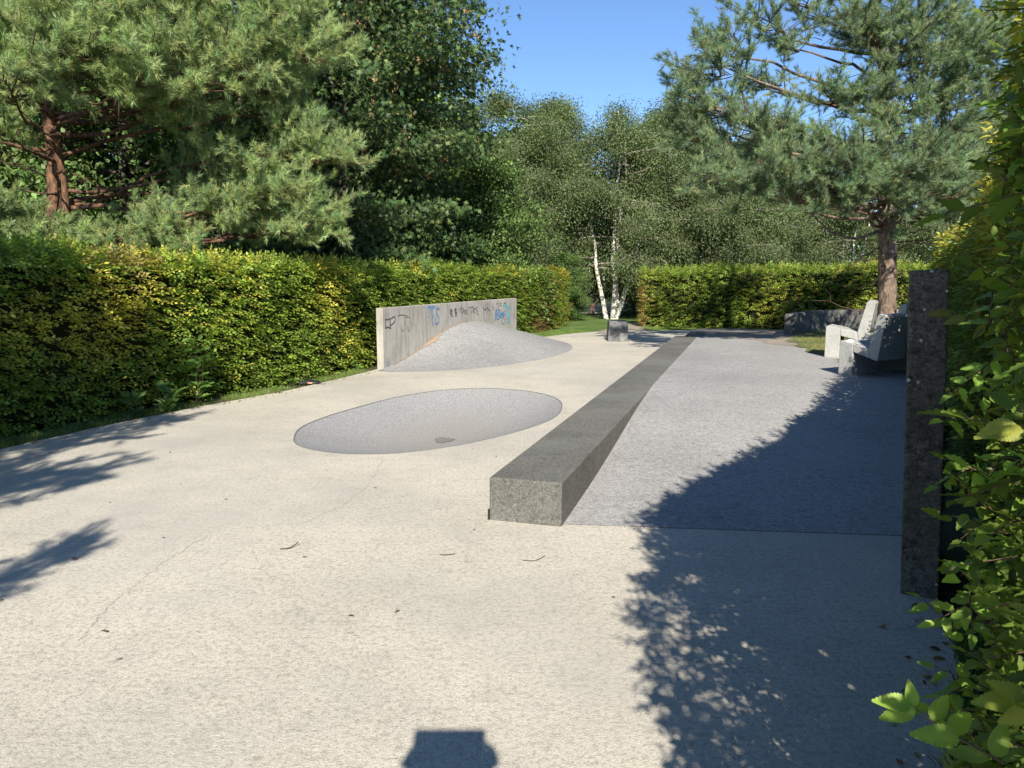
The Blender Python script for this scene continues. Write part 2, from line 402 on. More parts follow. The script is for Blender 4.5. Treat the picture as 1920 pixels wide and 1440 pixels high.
# dusty brown end of the ramp: a thin drift of dirt with an irregular edge
def drift(poly, zoff, name, mat, seed, amp=.18, zf=plat):
    P = closed_spline(poly, 14); wv = Wave(.5, seed); P = P + (np.stack([wv(np.c_[P, P[:, :1] * 0]), wv(np.c_[P, P[:, :1] * 0 + 3])], -1)) * amp
    xs_ = np.arange(P[:, 0].min(), P[:, 0].max(), .07); ys_ = np.arange(P[:, 1].min(), P[:, 1].max(), .07)
    return link(name, grid_mesh(name, xs_, ys_, lambda x, y: zf(x, y) + zoff, lambda c: inside(c[:, :2], [tuple(q) for q in P])), mat)
dp = drift([(4.5, 17.5), (5.0, 15.6), (5.3, 13.9), (5.85, 14.2), (6.4, 16.4), (7.2, 18.4), (7.2, 21.5), (5.5, 22.2), (4.9, 20.2)], .004, "dirt_path", M['dirt'], 5); tag(dp, kind='structure')
lw = drift([(5.15, 13.0), (5.5, 12.0), (6.0, 10.9), (7.8, 13.4), (9.8, 17), (9.3, 20.3), (7.6, 19.2), (6.3, 17.3), (5.75, 15.9), (5.4, 14.4)], .009, "lawn", M['lawn'], 8, .1, lambda x, y: np.maximum(plat(x, y), .27)); tag(lw, kind='structure')
# far lawn and dirt track through the opening between the hedges
lf = drift([(.2, 19.6), (1.5, 20.9), (2.7, 22.3), (4.2, 22.9), (6, 23.3), (8.5, 22.5), (8, 26), (5, 30), (6, 44), (-1, 42), (1.5, 26.5)], -.002, "far_lawn", M['green_lawn'], 9, .15, lambda x, y: x * 0 + drop(y)); tag(lf, kind='structure')
tr = drift([(2.3, 21.6), (3.3, 22.0), (3.7, 22.4), (4.6, 25), (6.5, 29), (9, 36), (7.6, 36), (5.2, 29), (3.6, 25)], .006, "path", M['dirt'], 10, .06, lambda x, y: x * 0 + drop(y)); tag(tr, kind='structure')

# ------------------------------------------------------------------ concrete pieces
def box_bm(w_, d_, h_, bev=.012, seg=2):
    bm = bmesh.new(); bmesh.ops.create_cube(bm, size=1)
    for v in bm.verts: v.co = Vector((v.co.x * w_, v.co.y * d_, (v.co.z + .5) * h_))
    if bev: bmesh.ops.bevel(bm, geom=bm.edges[:], offset=bev, segments=seg, affect='EDGES', profile=.6)
    return bm
def bm_obj(name, bm, mat, parent=None, smooth=False):
    me = bpy.data.meshes.new(name); bm.to_mesh(me); bm.free()
    if smooth:
        for p_ in me.polygons: p_.use_smooth = True
    return link(name, me, mat, parent)

def long_block(u0, u1, v0, v1, z0, z1):
    bm = box_bm(v1 - v0, u1 - u0, z1 - z0, .014, 3)
    n_cut = max(1, int((u1 - u0) / 1.0))
    o = bm_obj("bar", bm, M['bar'])
    c = BAR0 + BDIR * (u0 + u1) / 2 + BN * (v0 + v1) / 2
    o.location = (c[0], c[1], z0); o.rotation_euler = (0, 0, math.atan2(-BDIR[0], BDIR[1])); return o
o = long_block(0, 12.62, 0, BW, -.2, BH); o.name = "concrete_bar"
tag(o, "long low dark grey concrete bar running away beside the asphalt ramp", "concrete bench")
o = long_block(12.65, 14.1, .22, BW + .13, -.2, BH + .004); o.name = "concrete_bar"
tag(o, "short dark concrete bar continuing past the far end of the long bar", "concrete bench")

# dark fitting on the bar's near left corner
bm = box_bm(.012, .05, .07, .003); o2 = bm_obj("corner_plate", bm, plain("dark_rubber", (.02, .02, .02)), None)
bpy.data.objects['concrete_bar']; o2.parent = bpy.data.objects['concrete_bar']; o2.location = (-BW / 2 - .005, -6.31 + .02, .2)

# wall with graffiti
W0 = np.array([-2.21, 13.17]); W1 = np.array([.115, 19.2]); WD = W1 - W0; WL = np.linalg.norm(WD); WD = WD / WL; WN = np.array([WD[1], -WD[0]]); WT = .13; WH = 1.055
wall = empty("concrete_wall", (W0[0], W0[1], 0), math.atan2(WD[1], WD[0])); tag(wall, "thin upright concrete wall with blue and black graffiti behind the asphalt mound", "wall")
bm = box_bm(WL, WT, WH + .3, .008); bmesh.ops.translate(bm, verts=bm.verts, vec=(WL / 2, WT / 2, -.3))
# local x runs along the wall, local -y faces the plaza
bm_obj("wall_panel", bm, M['wall'], wall)
def rib3(P, wd, name, mat, y=-.003):
    """flat stroke on the wall face; P = (along, height)"""
    P = np.array(P, float); d = unit(np.gradient(P, axis=0)); nr = np.stack([-d[:, 1], d[:, 0]], -1) * wd / 2
    a = P - nr; b = P + nr; m = len(P); V = np.concatenate([np.c_[a[:, 0], np.full(m, y), a[:, 1]], np.c_[b[:, 0], np.full(m, y), b[:, 1]]]); i = np.arange(m - 1)
    return V, np.stack([i, i + 1, m + i + 1, m + i], -1)
def wall_uv(px, py):
    """pixel on the wall face -> along, height"""
    r = (px - 960) / F; dd = (py - 720) / F; fw = math.cos(PITCH) - math.sin(PITCH) * dd; dn = math.sin(PITCH) + math.cos(PITCH) * dd
    k = r / fw; s = (k * W0[1] - W0[0]) / (WD[0] - k * WD[1]); y = W0[1] + s * WD[1]
    return s, CAM_H - dn * y / fw
def smoothline(pts, sub=6):
    P = np.array(pts, float); n = len(P)
    if n < 3: return P
    out = []
    for i in range(n - 1):
        a, b, c, d_ = P[max(i - 1, 0)], P[i], P[i + 1], P[min(i + 2, n - 1)]
        for k in range(sub):
            t = k / sub; out.append(.5 * ((2 * b) + (-a + c) * t + (2 * a - 5 * b + 4 * c - d_) * t * t + (-a + 3 * b - 3 * c + d_) * t ** 3))
    out.append(P[-1]); return np.array(out)
INK = {'black': plain("black_marker", (.095, .09, .085), .7), 'grey': plain("faded_marker", (.17, .165, .15), .8), 'pale': plain("pale_marker", (.22, .21, .19), .8), 'blue': plain("blue_spray", (.14, .235, .40), .7, .3, .3, 14), 'deep': plain("deep_blue_spray", (.07, .22, .42), .7, .3, .2, 14), 'cyan': plain("cyan_spray", (.10, .42, .48), .7, .3, .2, 14), 'wash': plain("thin_blue_spray", (.22, .27, .36), .8, .2, .2, 8)}
ink_n = [0]
def graffiti(strokes, ink, wd, curve=True, crop=True):
    bg_ = Bag()
    for s_ in strokes:
        pts = [(x / 6.4 + 690, y / 6.4 + 540) for x, y in s_] if crop else s_
        pts = smoothline(pts) if curve else np.array(pts, float)
        V, Fc = rib3([wall_uv(*p_) for p_ in pts], wd, "g", None, -.0032 - .0007 * (ink_n[0] % 7)); bg_.add(V, Fc); ink_n[0] += 1
    return link("graffiti", bg_.mesh("graffiti"), INK[ink], wall)
g_ = graffiti([[(206, 372), (208, 430), (206, 490)], [(206, 376), (235, 378), (265, 370), (300, 352), (320, 340)], [(320, 340), (325, 380), (310, 415), (280, 440), (262, 445)], [(264, 385), (262, 445), (264, 465), (274, 485)], [(206, 478), (240, 470), (272, 482)]], 'black', .022)
g_['label'] = "black flag shaped tag at the near end"
graffiti([[(355, 335), (385, 322), (430, 325), (470, 335)], [(420, 340), (432, 400), (438, 440)], [(440, 365), (470, 350), (500, 350)], [(500, 350), (510, 400), (520, 445)]], 'grey', .014)
graffiti([[(360, 350), (365, 410), (372, 470)], [(545, 300), (540, 400), (556, 455)], [(575, 250), (590, 320), (600, 400)], [(390, 470), (410, 520), (430, 480)], [(470, 465), (490, 520), (500, 470)]], 'pale', .012)
g_ = graffiti([[(712, 240), (760, 232), (805, 238)], [(712, 228), (760, 222), (806, 222)], [(768, 238), (774, 350), (778, 465)], [(762, 238), (768, 340), (772, 440)], [(856, 256), (835, 240), (815, 265), (825, 310), (848, 350), (848, 400), (828, 430), (808, 418)]], 'blue', .032)
g_['label'] = "blue letters T S"
graffiti([[(716, 250), (716, 340)], [(742, 250), (738, 320)], [(715, 350), (740, 352)], [(218, 850), (226, 970)], [(232, 830), (238, 975)], [(246, 880), (252, 960)]], 'wash', .02)
# small black block letters and scrawls
graffiti([[(982, 262), (1008, 258)], [(1008, 258), (1006, 285)], [(985, 285), (1010, 268)], [(985, 300), (1010, 300)], [(985, 318), (1008, 312)], [(992, 338), (1016, 334)],
          [(1035, 252), (1058, 250)], [(1032, 262), (1045, 290)], [(1060, 255), (1040, 275)], [(1038, 285), (1064, 290)], [(1042, 300), (1062, 296), (1064, 312), (1044, 314)], [(1040, 335), (1066, 330)]], 'black', .02, False)
graffiti([[(1092, 282), (1116, 225), (1114, 300)], [(1128, 240), (1126, 300)], [(1128, 240), (1148, 260), (1130, 300)], [(1160, 262), (1150, 290), (1165, 305), (1178, 275), (1160, 262)], [(1192, 250), (1180, 300), (1196, 318)], [(1196, 238), (1222, 232)], [(1212, 238), (1210, 305)], [(1228, 232), (1262, 222)], [(1246, 232), (1240, 300)], [(1262, 240), (1258, 300)], [(1262, 240), (1285, 245), (1262, 268), (1285, 300)], [(1310, 225), (1295, 240), (1300, 270), (1312, 262), (1304, 300), (1320, 320)]], 'grey', .022)
graffiti([[(1375, 190), (1388, 250), (1380, 320)], [(1380, 255), (1420, 250)], [(1410, 190), (1408, 280)], [(1430, 180), (1440, 230), (1420, 300)], [(1440, 270), (1466, 266)], [(1460, 160), (1458, 225)], [(1376, 230), (1400, 262), (1430, 235), (1450, 262)], [(1498, 200), (1490, 225), (1505, 240), (1495, 262)]], 'grey', .020)
graffiti([[(1400, 300), (1404, 370), (1420, 410)], [(1440, 300), (1438, 380)], [(1385, 320), (1392, 380)]], 'pale', .016)
graffiti([[(1535, 200), (1545, 180), (1558, 200)], [(1575, 200), (1580, 178), (1600, 190)], [(1625, 185), (1640, 178), (1655, 190)], [(1560, 225), (1600, 205)]], 'grey', .016)
g_ = graffiti([[(1524, 400), (1530, 300), (1540, 260), (1545, 380)], [(1528, 330), (1548, 318)], [(1560, 250), (1555, 380)], [(1560, 250), (1578, 270), (1562, 310), (1582, 350), (1558, 380)], [(1598, 270), (1585, 330), (1600, 350), (1610, 320), (1590, 310)], [(1625, 285), (1612, 320), (1630, 335)], [(1640, 280), (1618, 300), (1640, 320), (1625, 345)], [(1535, 250), (1532, 390)], [(1572, 330), (1612, 300)]], 'deep', .03)
g_['label'] = "deep blue scrawled numbers"
graffiti([[(1612, 225), (1632, 205), (1662, 215), (1678, 240)], [(1682, 220), (1698, 260), (1696, 350), (1686, 405), (1672, 415), (1660, 395), (1668, 330), (1662, 260), (1682, 222)], [(1676, 240), (1684, 330), (1676, 400)], [(1688, 300), (1692, 360)]], 'cyan', .034)
graffiti([[(1600, 380), (1602, 415), (1620, 432), (1636, 415), (1634, 370), (1612, 360)], [(1616, 215), (1640, 200), (1660, 222)], [(1700, 300), (1698, 380), (1688, 415)], [(1655, 365), (1662, 405)]], 'black', .014)
graffiti([[(1740, 300), (1746, 400)], [(1760, 330), (1770, 380)]], 'pale', .02)
# formwork joints
M['seam'] = plain("wall_seam", (.45, .43, .38), .9)
for px_ in (714, 1484):
    s_, _z = wall_uv(px_ / 6.4 + 690, 590); V, Fc = rib3([(s_, .02), (s_, WH - .02)], .012, "seam", None, -.002); link("panel_joint", np_mesh("panel_joint", V, Fc), M['seam'], wall)

# mound against the wall
PU = np.array([-.25, 0, .5, 1.21, 2.1, 2.83, 3.4, 4.0, 4.83, 5.6, 6.33, 6.9, 7.25]); PZ = np.array([0, .0, .055, .2, .45, .61, .65, .62, .51, .39, .255, .12, 0])
def prof(u):
    v = np.interp(u, PU, PZ); return v
def mw(u): return 2.06 * np.sqrt(np.clip(1 - ((u - 3.45) / 3.75) ** 2, 0, 1)) + .02
nu2, nv2 = 110, 50; us = np.linspace(-.22, 7.18, nu2); V = []
pu = np.convolve(np.pad(prof(us), 8, 'edge'), np.ones(17) / 17, 'valid')
for a_, u in enumerate(us):
    wdt = mw(u)
    for b_ in range(nv2 + 1):
        t = b_ / nv2; v = t * wdt
        c_ = (1 - t) ** 1.08 * (1 + .3 * t) if t < 1 else 0
        zz = pu[a_] * c_ + .006 * (1 - t)
        # sweep the outer rows a little towards the far end, as the tip lies beyond the wall's middle
        p_ = W0 + WD * u + WN * (v + .002)
        V.append([p_[0], p_[1], max(zz, -.0) - .004 * (t == 1)])
i = (np.arange(nu2 - 1)[:, None] * (nv2 + 1) + np.arange(nv2)[None]).ravel()
V = np.array(V)
beyond = empty
mound_me = np_mesh("asphalt_mound", V, np.stack([i, i + 1, i + nv2 + 2, i + nv2 + 1], -1), None, True)
md = link("asphalt_mound", mound_me, M['moundm']); tag(md, "smooth mound of grey asphalt heaped against the graffitied wall", "mound")
# back slope of the mound where it runs past the wall end
V2 = []
usb = np.linspace(WL + .0, 7.18, 24)
for u in usb:
    h_ = float(np.interp(u, us, pu)) + .006; wdt = .5 * (7.25 - u) + .05
    for b_ in range(9):
        t = b_ / 8; p_ = W0 + WD * u - WN * (t * wdt - .002); V2.append([p_[0], p_[1], h_ * (1 - t) ** 1.3 - .004 * (t == 1)])
i = (np.arange(23)[:, None] * 9 + np.arange(8)[None]).ravel()
link("back_slope", np_mesh("back_slope", np.array(V2), np.stack([i, i + 9, i + 10, i + 1], -1), None, True), M['moundm'], md)
# sand and dry leaves caught along the wall foot
M['sand'] = plain("sand_litter", (.31, .23, .16), .95, .1, .35, 40)
V = []; T_ = 60
for k in range(T_):
    u = .3 + k * (3.6 - .3) / T_; wv = (.012 + .03 * abs(math.sin(k * .9)) * random.random() + (.11 * math.exp(-((u - 1.75) / .25) ** 2)) * random.uniform(.5, 1.1))
    h0 = float(np.interp(u, us, pu))
    for v in (0.0, wv):
        p_ = W0 + WD * u + WN * (v + .004); wd_ = mw(u); t = v / wd_; V.append([p_[0], p_[1], h0 * (1 - t) ** 1.08 * (1 + .3 * t) + .006 * (1 - t) + .009])
i = np.arange(T_ - 1) * 2
link("sand_drift", np_mesh("sand_drift", np.array(V), np.stack([i, i + 1, i + 3, i + 2], -1)), M['sand'], md)

# distant cube block
bm = box_bm(.46, .5, .5, .018, 2)
for v in bm.verts:
    if v.co.x < 0 and v.co.z < .25: v.co.x -= .03
ob = bm_obj("concrete_block", bm, M['block']); ob.location = (2.63, 19.15, 0); ob.rotation_euler = (0, 0, R(-2))
tag(ob, "dark concrete cube seat standing alone on the plaza before the birch", "concrete seat")

# post / wall end in front of the near hedge
bm = box_bm(.17, .9, 1.63 + .2, .012, 2)
ob = bm_obj("concrete_slab_wall", bm, M['post']); vd = R(-28.4)
ob.location = (2.055 + .45 * math.sin(-vd), 3.68 + .45 * math.cos(vd), -.2); ob.rotation_euler = (0, R(-2.2), vd)
tag(ob, "tall dark weathered concrete slab standing against the near leafy hedge", "wall")

# curved low retaining wall
LW = [(6.28, 17.4), (6.7, 18.1), (7.3, 18.8), (8.1, 19.45), (9.1, 19.9), (10.2, 20.1), (11.3, 20.1)]
P = smoothline(LW, 5); dd_ = unit(np.gradient(P, axis=0)); nn = np.stack([-dd_[:, 1], dd_[:, 0]], -1); m_ = len(P); V = []
for s_, z_ in ((-.12, .0), (-.12, .735), (-.105, .75), (.105, .75), (.12, .735), (.12, .0)): V.append(np.c_[P + nn * s_, np.full(m_, z_)])
V = np.concatenate(V); Fc = []
for r_ in range(5):
    for k in range(m_ - 1): Fc.append([r_ * m_ + k, r_ * m_ + k + 1, (r_ + 1) * m_ + k + 1, (r_ + 1) * m_ + k])
for k in (0, m_ - 1): Fc += [[0 * m_ + k, 1 * m_ + k, 4 * m_ + k, 5 * m_ + k], [m_ + k, 2 * m_ + k, 3 * m_ + k, 4 * m_ + k]]
me = np_mesh("low_wall", V, np.array(Fc)); bm = bmesh.new(); bm.from_mesh(me); bmesh.ops.recalc_face_normals(bm, faces=bm.faces); bm.to_mesh(me); bm.free()
lwall = link("low_wall", me, M['lowwall']); tag(lwall, "low curved dark concrete wall below the far right hedge", "low wall")

# benches: leg block, seat slab tipping back, leaning back slab
def prism(profile, w0, w1, bev=.012):
    bm = bmesh.new(); a = [bm.verts.new((x, w0, z)) for x, z in profile]; b = [bm.verts.new((x, w1, z)) for x, z in profile]
    bm.faces.new(a); bm.faces.new(b[::-1])
    for k in range(len(a)): bm.faces.new((a[k - 1], b[k - 1], b[k], a[k]))
    bmesh.ops.recalc_face_normals(bm, faces=bm.faces)
    bmesh.ops.bevel(bm, geom=bm.edges[:], offset=bev, segments=2, affect='EDGES', profile=.6); return bm
def chair(loc, ang, label, W=.62, sc=1.0):
    t = empty("concrete_chair", loc, ang); t.scale = (sc, sc, sc)
    tag(t, label, "concrete chair", "angular concrete chairs on the ramp")
    # local +x = front.  front bottom edge at x=0, rear towards -x, y spans 0..W
    bm_obj("leg", prism([(0, -.1), (0, .50), (-.02, .512), (-.225, .475), (-.225, -.1)], 0, W), M['bench'], t)
    bm_obj("seat", prism([(-.228, .474), (-.47, .425), (-.50, .285), (-.228, .355)], .002, W - .002), M['bench'], t)
    bm_obj("backrest", prism([(-.473, .424), (-.585, .90), (-.615, .93), (-.70, .915), (-.715, .885), (-.625, .255), (-.503, .284)], .004, W - .004), M['bench'], t)
    return t
va = math.atan2(.4, .917)      # bearing of the benches from the camera
def face(phi): 
    l = np.array([-.917, .4]); v = np.array([.4, .917]); f_ = math.cos(phi) * l + math.sin(phi) * v; return math.atan2(f_[1], f_[0])
# the local +y side must point away from the camera: front x left -> y = away needs a mirrored build, so chairs are placed by their near-front corner
def place_chair(corner, phi, label, W=.62, sc=1.0):
    a = face(phi); fx = np.array([math.cos(a), math.sin(a)]); fy = np.array([-fx[1], fx[0]])   # fy points towards the camera
    o_ = np.array(corner) - fy * W * sc
    return chair((o_[0], o_[1], .285), a, label, W, sc)
cA = place_chair((5.12, 12.55), R(6), "pale sunlit concrete chair with leaning back, farther of the two open seats", .55, 1.0)
cB = place_chair((4.40, 10.3), R(36), "concrete chair nearest the camera, its back dark in shade", .64, .90)
cC = place_chair((4.98, 10.85), R(50), "concrete chair mostly hidden behind the tall dark slab", .62, 1.02)
# crumpled white bag
def blob(name, r, mat, loc, seed, sz=(1, 1, .7), amp=.25, sub=3):
    bm = bmesh.new(); bmesh.ops.create_icosphere(bm, subdivisions=sub, radius=r); wv = Wave(r * .9, seed)
    for v in bm.verts:
        q = np.array(v.co); v.co = v.co * (1 + amp * float(wv(q[None])[0])); v.co.x *= sz[0]; v.co.y *= sz[1]; v.co.z *= sz[2]
    o_ = bm_obj(name, bm, mat, None, False); o_.location = loc; return o_
wb = blob("plastic_bag", .065, plain("white_plastic", (.80, .81, .86), .5, .4, .06), (4.52, 10.28, .70), 4, (1.15, 1, .75), .22)
tag(wb, "small crumpled white bag lying on the near concrete chair's seat", "bag")

# ------------------------------------------------------------------ foliage templates
def leaf_hi(nr=9, wdt=.26, fold=.10, corr=.018, droop=.14, serr=.07):
    V = []; 
    for k in range(nr):
        t = k / (nr - 1); w_ = wdt * (math.sin(math.pi * min(1, t ** .72 * .97 + .015)) ** .8) * (1 - .25 * t)
        if 0 < k < nr - 1: w_ *= 1 + (serr if k % 2 else -serr)
        z = -droop * t * t; c = corr if k % 2 else -corr
        V += [[-w_, t + .04 * (k % 2), z + fold * w_ / wdt + c], [0, t, z], [w_, t + .04 * (k % 2), z + fold * w_ / wdt + c]]
    V = np.array(V); Fc = []
    for k in range(nr - 1):
        a = k * 3; Fc += [[a, a + 1, a + 4, a + 3], [a + 1, a + 2, a + 5, a + 4]]
    return V, np.array(Fc)
LEAF_HI = leaf_hi(); LEAF_TOP = leaf_hi(23, .28, .09, .017, .18, .04)
LEAF_MID = (np.array([[0, 0, 0], [-.3, .35, .07], [-.2, .75, .03], [0, 1, -.08], [.2, .75, .03], [.3, .35, .07], [0, .5, -.02]]), np.array([[0, 6, 2, 1], [6, 3, 2, 2], [0, 5, 4, 6], [6, 4, 4, 3]]))
LEAF_MID = (np.array([[0, 0, 0], [-.31, .42, .06], [0, 1, -.08], [.31, .42, .06]]), np.array([[0, 3, 2], [0, 2, 1]]))
def star_leaf():
    tips = [(0, 1.0), (38, .86), (88, .62), (-38, .86), (-88, .62)]
    pts = []; order = [(-88, .62), (-62, .34), (-38, .86), (-17, .42), (0, 1.0), (17, .42), (38, .86), (62, .34), (88, .62)]
    V = [[0, 0, 0]] + [[r_ * math.sin(R(a_)) * .62, r_ * math.cos(R(a_)) * .9, -.1 * r_ + .04 * abs(math.sin(R(a_)))] for a_, r_ in order]
    Fc = [[0, k + 1, k] for k in range(1, 9)]
    return np.array(V), np.array(Fc)
STAR = star_leaf()
def shoot(nn, L=.36, w_=.02, seed=1, r0=.0):
    r = np.random.default_rng(seed); V = []; Fc = []
    for k in range(nn):
        t = r.uniform(0.0, 1.0); a_ = r.uniform(0, 6.283); sp = R(r.uniform(38, 80) * (1.05 - .62 * t)); dr = np.array([math.sin(sp) * math.cos(a_), math.cos(sp), math.sin(sp) * math.sin(a_)])
        s_ = unit(np.cross(dr, r.normal(size=3))); b = np.array([0, t, 0.0]); l = L * r.uniform(.75, 1.15)
        V += [b - s_ * w_ / 2, b + s_ * w_ / 2, b + dr * l + np.array([0, .0, -.02])]; Fc.append([3 * k, 3 * k + 1, 3 * k + 2])
    return np.array(V), np.array(Fc)

def col_mix(cols, wts, n, r, jit=.16):
    idx = r.choice(len(cols), n, p=np.array(wts) / sum(wts)); c = np.array(cols)[idx]
    return np.clip(c * (1 + r.normal(size=(n, 1)) * jit) * (1 + r.normal(size=(n, 3)) * .05), .005, .95)

# ------------------------------------------------------------------ hedges, built from leafy sprigs
GREEN, LIME, YEL, TAN, DEEP = (.16, .26, .045), (.28, .38, .06), (.56, .52, .09), (.38, .31, .10), (.11, .19, .04)
def path_eval(P, s):
    P = np.array(P, float); sl = np.r_[0, np.cumsum(np.linalg.norm(np.diff(P, axis=0), axis=1))]
    x = np.interp(s, sl, P[:, 0]); y = np.interp(s, sl, P[:, 1])
    e = .25; x1 = np.interp(s + e, sl, P[:, 0]) - np.interp(s - e, sl, P[:, 0]); y1 = np.interp(s + e, sl, P[:, 1]) - np.interp(s - e, sl, P[:, 1])
    t = unit(np.stack([x1, y1], -1)); return np.stack([x, y], -1), t, sl[-1]

def sprigs(bag, wood, base, dirn, up, n_leaf, leaf_len, tmpl, cols, r, spread=.8, twigs=True, spacing=.42):
    """alternate-leaved twigs starting at base (n,3) along dirn; leaves lie in the twig's plane"""
    n = len(base); dirn = unit(dirn); side = unit(np.cross(dirn, up)); nrm = np.cross(side, dirn)
    allp, alla, alln, alls, allt = [], [], [], [], []
    for k in range(n_leaf):
        sg = 1 if k % 2 else -1; last = k == n_leaf - 1
        p_ = base + dirn * (leaf_len[:, None] * spacing * k) + nrm * (-.02 * k * leaf_len[:, None])
        ax = dirn * (.55 if not last else 1) + side * sg * (spread if not last else .05) + r.normal(size=(n, 3)) * .16
        nm = nrm + r.normal(size=(n, 3)) * .28
        allp.append(p_); alla.append(ax); alln.append(nm); alls.append(leaf_len * r.uniform(.7, 1.1, n) * (1 - .04 * k)); allt.append(cols * r.uniform(.82, 1.18, (n, 1)))
    P_, A_, N_, S_, T_ = map(np.concatenate, (allp, alla, alln, alls, allt))
    V, Fc, T = scatter(tmpl[0], tmpl[1], P_, frames(A_, N_), S_, T_); bag.add(V, Fc, T)
    if twigs:
        L = leaf_len * spacing * (n_leaf - 1)
        tv = np.array([[-.5, 0, 0], [.5, 0, 0], [.25, 1, 0], [-.25, 1, 0], [0, 0, .8], [0, 1, .4]]); tf = np.array([[0, 1, 2, 3], [1, 4, 5, 2], [4, 0, 3, 5]])
        V, Fc, T = scatter(tv, tf, base, frames(dirn, nrm), np.stack([np.full(n, .0035), L, np.full(n, .0035)], -1), np.tile([.1, .06, .04], (n, 1))); wood.add(V, Fc)

def hedge(name, path, side, thick, top, density, leaf, tmpl, label, seed, palette, cat="hedge", bottom=.0, zbase=None, far_tmpl=None, near=None, recess=0.0, ragged=.05, stems=True, endcaps=(True, True), heart=True, backdens=.35, nleaf=6, group=None):
    """path = foot of the visible face; side=+1: body lies to the left of the path direction"""
    r = np.random.default_rng(seed); _, _, L = path_eval(path, np.array([0.]))
    root = empty(name, (path[0][0], path[0][1], 0)); tag(root, label, cat, group); inv = np.array([path[0][0], path[0][1], 0.])
    bump_ = Wave(.55, seed + 1); b2 = Wave(1.6, seed + 2); topw = Wave(.9, seed + 4)
    lb, wood = Bag(), Bag()
    zb = (lambda p: p[:, 0] * 0) if zbase is None else zbase
    def body(s, q, kind, n):
        """kind: front, back, top -> point + outward normal"""
        P2, t, _ = path_eval(path, s); nl = np.stack([-t[:, 1], t[:, 0]], -1) * side
        g0 = zb(P2); H = top(P2[:, 1]) if callable(top) else np.full(n, top)
        H = H + .03 * topw(np.c_[P2, P2[:, :1] * 0])
        if kind == 'front':
            z = g0 + bottom + (H - bottom - g0) * q; off = .09 + recess * np.clip(1 - q, 0, 1) + .09 * s01((q - .88) / .12)
            Q = np.c_[P2 + nl * off[:, None], z]; N = np.c_[-nl, np.zeros(n)]
        elif kind == 'back':
            z = g0 + bottom + (H - bottom - g0) * q; Q = np.c_[P2 + nl * thick, z]; N = np.c_[nl, np.zeros(n)]
        elif kind == 'top':
            Q = np.c_[P2 + nl * (.08 + q * (thick - .1))[:, None], H - .03 - .05 * (q < .12)]; N = np.tile([0, 0, 1.], (n, 1))
        return Q, N, t
    def colour(Q, n):
        f = palette['field'](Q) + r.normal(size=n) * .32; g_ = palette['field2'](Q) + r.normal(size=n) * .35
        c = np.array(palette['base'])[r.choice(len(palette['base']), n)]
        c = np.where((f > palette['cut'])[:, None], np.array(palette['hi']), c)
        c = np.where((g_ > palette['cut2'])[:, None], np.array(palette['alt']), c)
        return np.clip(c * (1 + r.normal(size=(n, 1)) * .2), .01, .9)
    jobs = [('front', L * 1.85 * density, 0), ('front', L * 1.85 * density * .6, .10), ('top', L * thick * density * 1.0, 0), ('top', L * thick * density * .5, .08), ('back', L * 1.85 * density * backdens, 0)]
    for kind, cnt, depth in jobs:
        n = int(cnt)
        s = r.uniform(0, L, n); q = r.uniform(0, 1, n)
        if near is not None and kind != 'back': 
            keep = near(s, r); s, q = s[keep], q[keep]; n = len(s)
        Q, N, t = body(s, q, kind, n)
        Q = Q + N * ((bump_(Q) * .05 + b2(Q) * .045)[:, None] - depth - r.uniform(0, .10, n)[:, None] * (1 if depth == 0 else .6))
        up = np.tile([0, 0, 1.], (n, 1)) + N * .55 + r.normal(size=(n, 3)) * .25
        dn_ = N * r.uniform(.5, 1.1, n)[:, None] + np.c_[t, t[:, 0] * 0] * (r.normal(size=n) * .8)[:, None] + np.array([0, 0, 1.]) * (r.normal(size=n) * .25 - .12)[:, None]
        if kind == 'top': dn_ = N * r.uniform(.1, .9, n)[:, None] + r.normal(size=(n, 3)) * .7; up = np.tile([0, 0, 1.], (n, 1)) + r.normal(size=(n, 3)) * .4
        ll = leaf * r.uniform(.75, 1.2, n)
        sprigs(lb, wood, Q - inv, dn_, up, nleaf, ll, tmpl, colour(Q, n), r, twigs=(depth == 0))
    # stray shoots standing out of the face and the top
    n = int(L * 9 * ragged / .05); s = r.uniform(0, L, n); Q, N, t = body(s, r.uniform(.75, 1, n), 'front', n); Q = Q - N * r.uniform(0, thick * .8, n)[:, None]
    P2, _, _ = path_eval(path, s); Q[:, 2] = (top(P2[:, 1]) if callable(top) else top) - .02
    sprigs(lb, wood, Q - inv, np.tile([0, 0, 1.], (n, 1)) + r.normal(size=(n, 3)) * .35, -N + r.normal(size=(n, 3)) * .4, 9 if ragged > .08 else 5, leaf * r.uniform(.8, 1.2, n), tmpl, colour(Q, n), r)
    n = int(L * 8 * ragged / .05); s = r.uniform(0, L, n); Q, N, t = body(s, r.uniform(.05, .95, n), 'front', n)
    sprigs(lb, wood, Q - inv, N + r.normal(size=(n, 3)) * .4, np.tile([0, 0, 1.], (n, 1)) + r.normal(size=(n, 3)) * .3, 6, leaf * r.uniform(.8, 1.2, n), tmpl, colour(Q, n), r)
    # end faces
    for e, on in ((0, endcaps[0]), (1, endcaps[1])):
        if not on: continue
        n = int(thick * 1.85 * density * 1.6); s = np.full(n, .001 if e == 0 else L - .001); P2, t, _ = path_eval(path, s); nl = np.stack([-t[:, 1], t[:, 0]], -1) * side
        H = top(P2[:, 1]) if callable(top) else np.full(n, top); sg = -1 if e == 0 else 1
        Q = np.c_[P2 + nl * (r.uniform(0, 1, n) * thick)[:, None], zb(P2) + bottom + (H - bottom - zb(P2)) * r.uniform(0, 1, n)]; N = np.c_[t * sg, t[:, 0] * 0]
        Q = Q + N * ((bump_(Q) * .05)[:, None] - r.uniform(-.02, .14, n)[:, None])
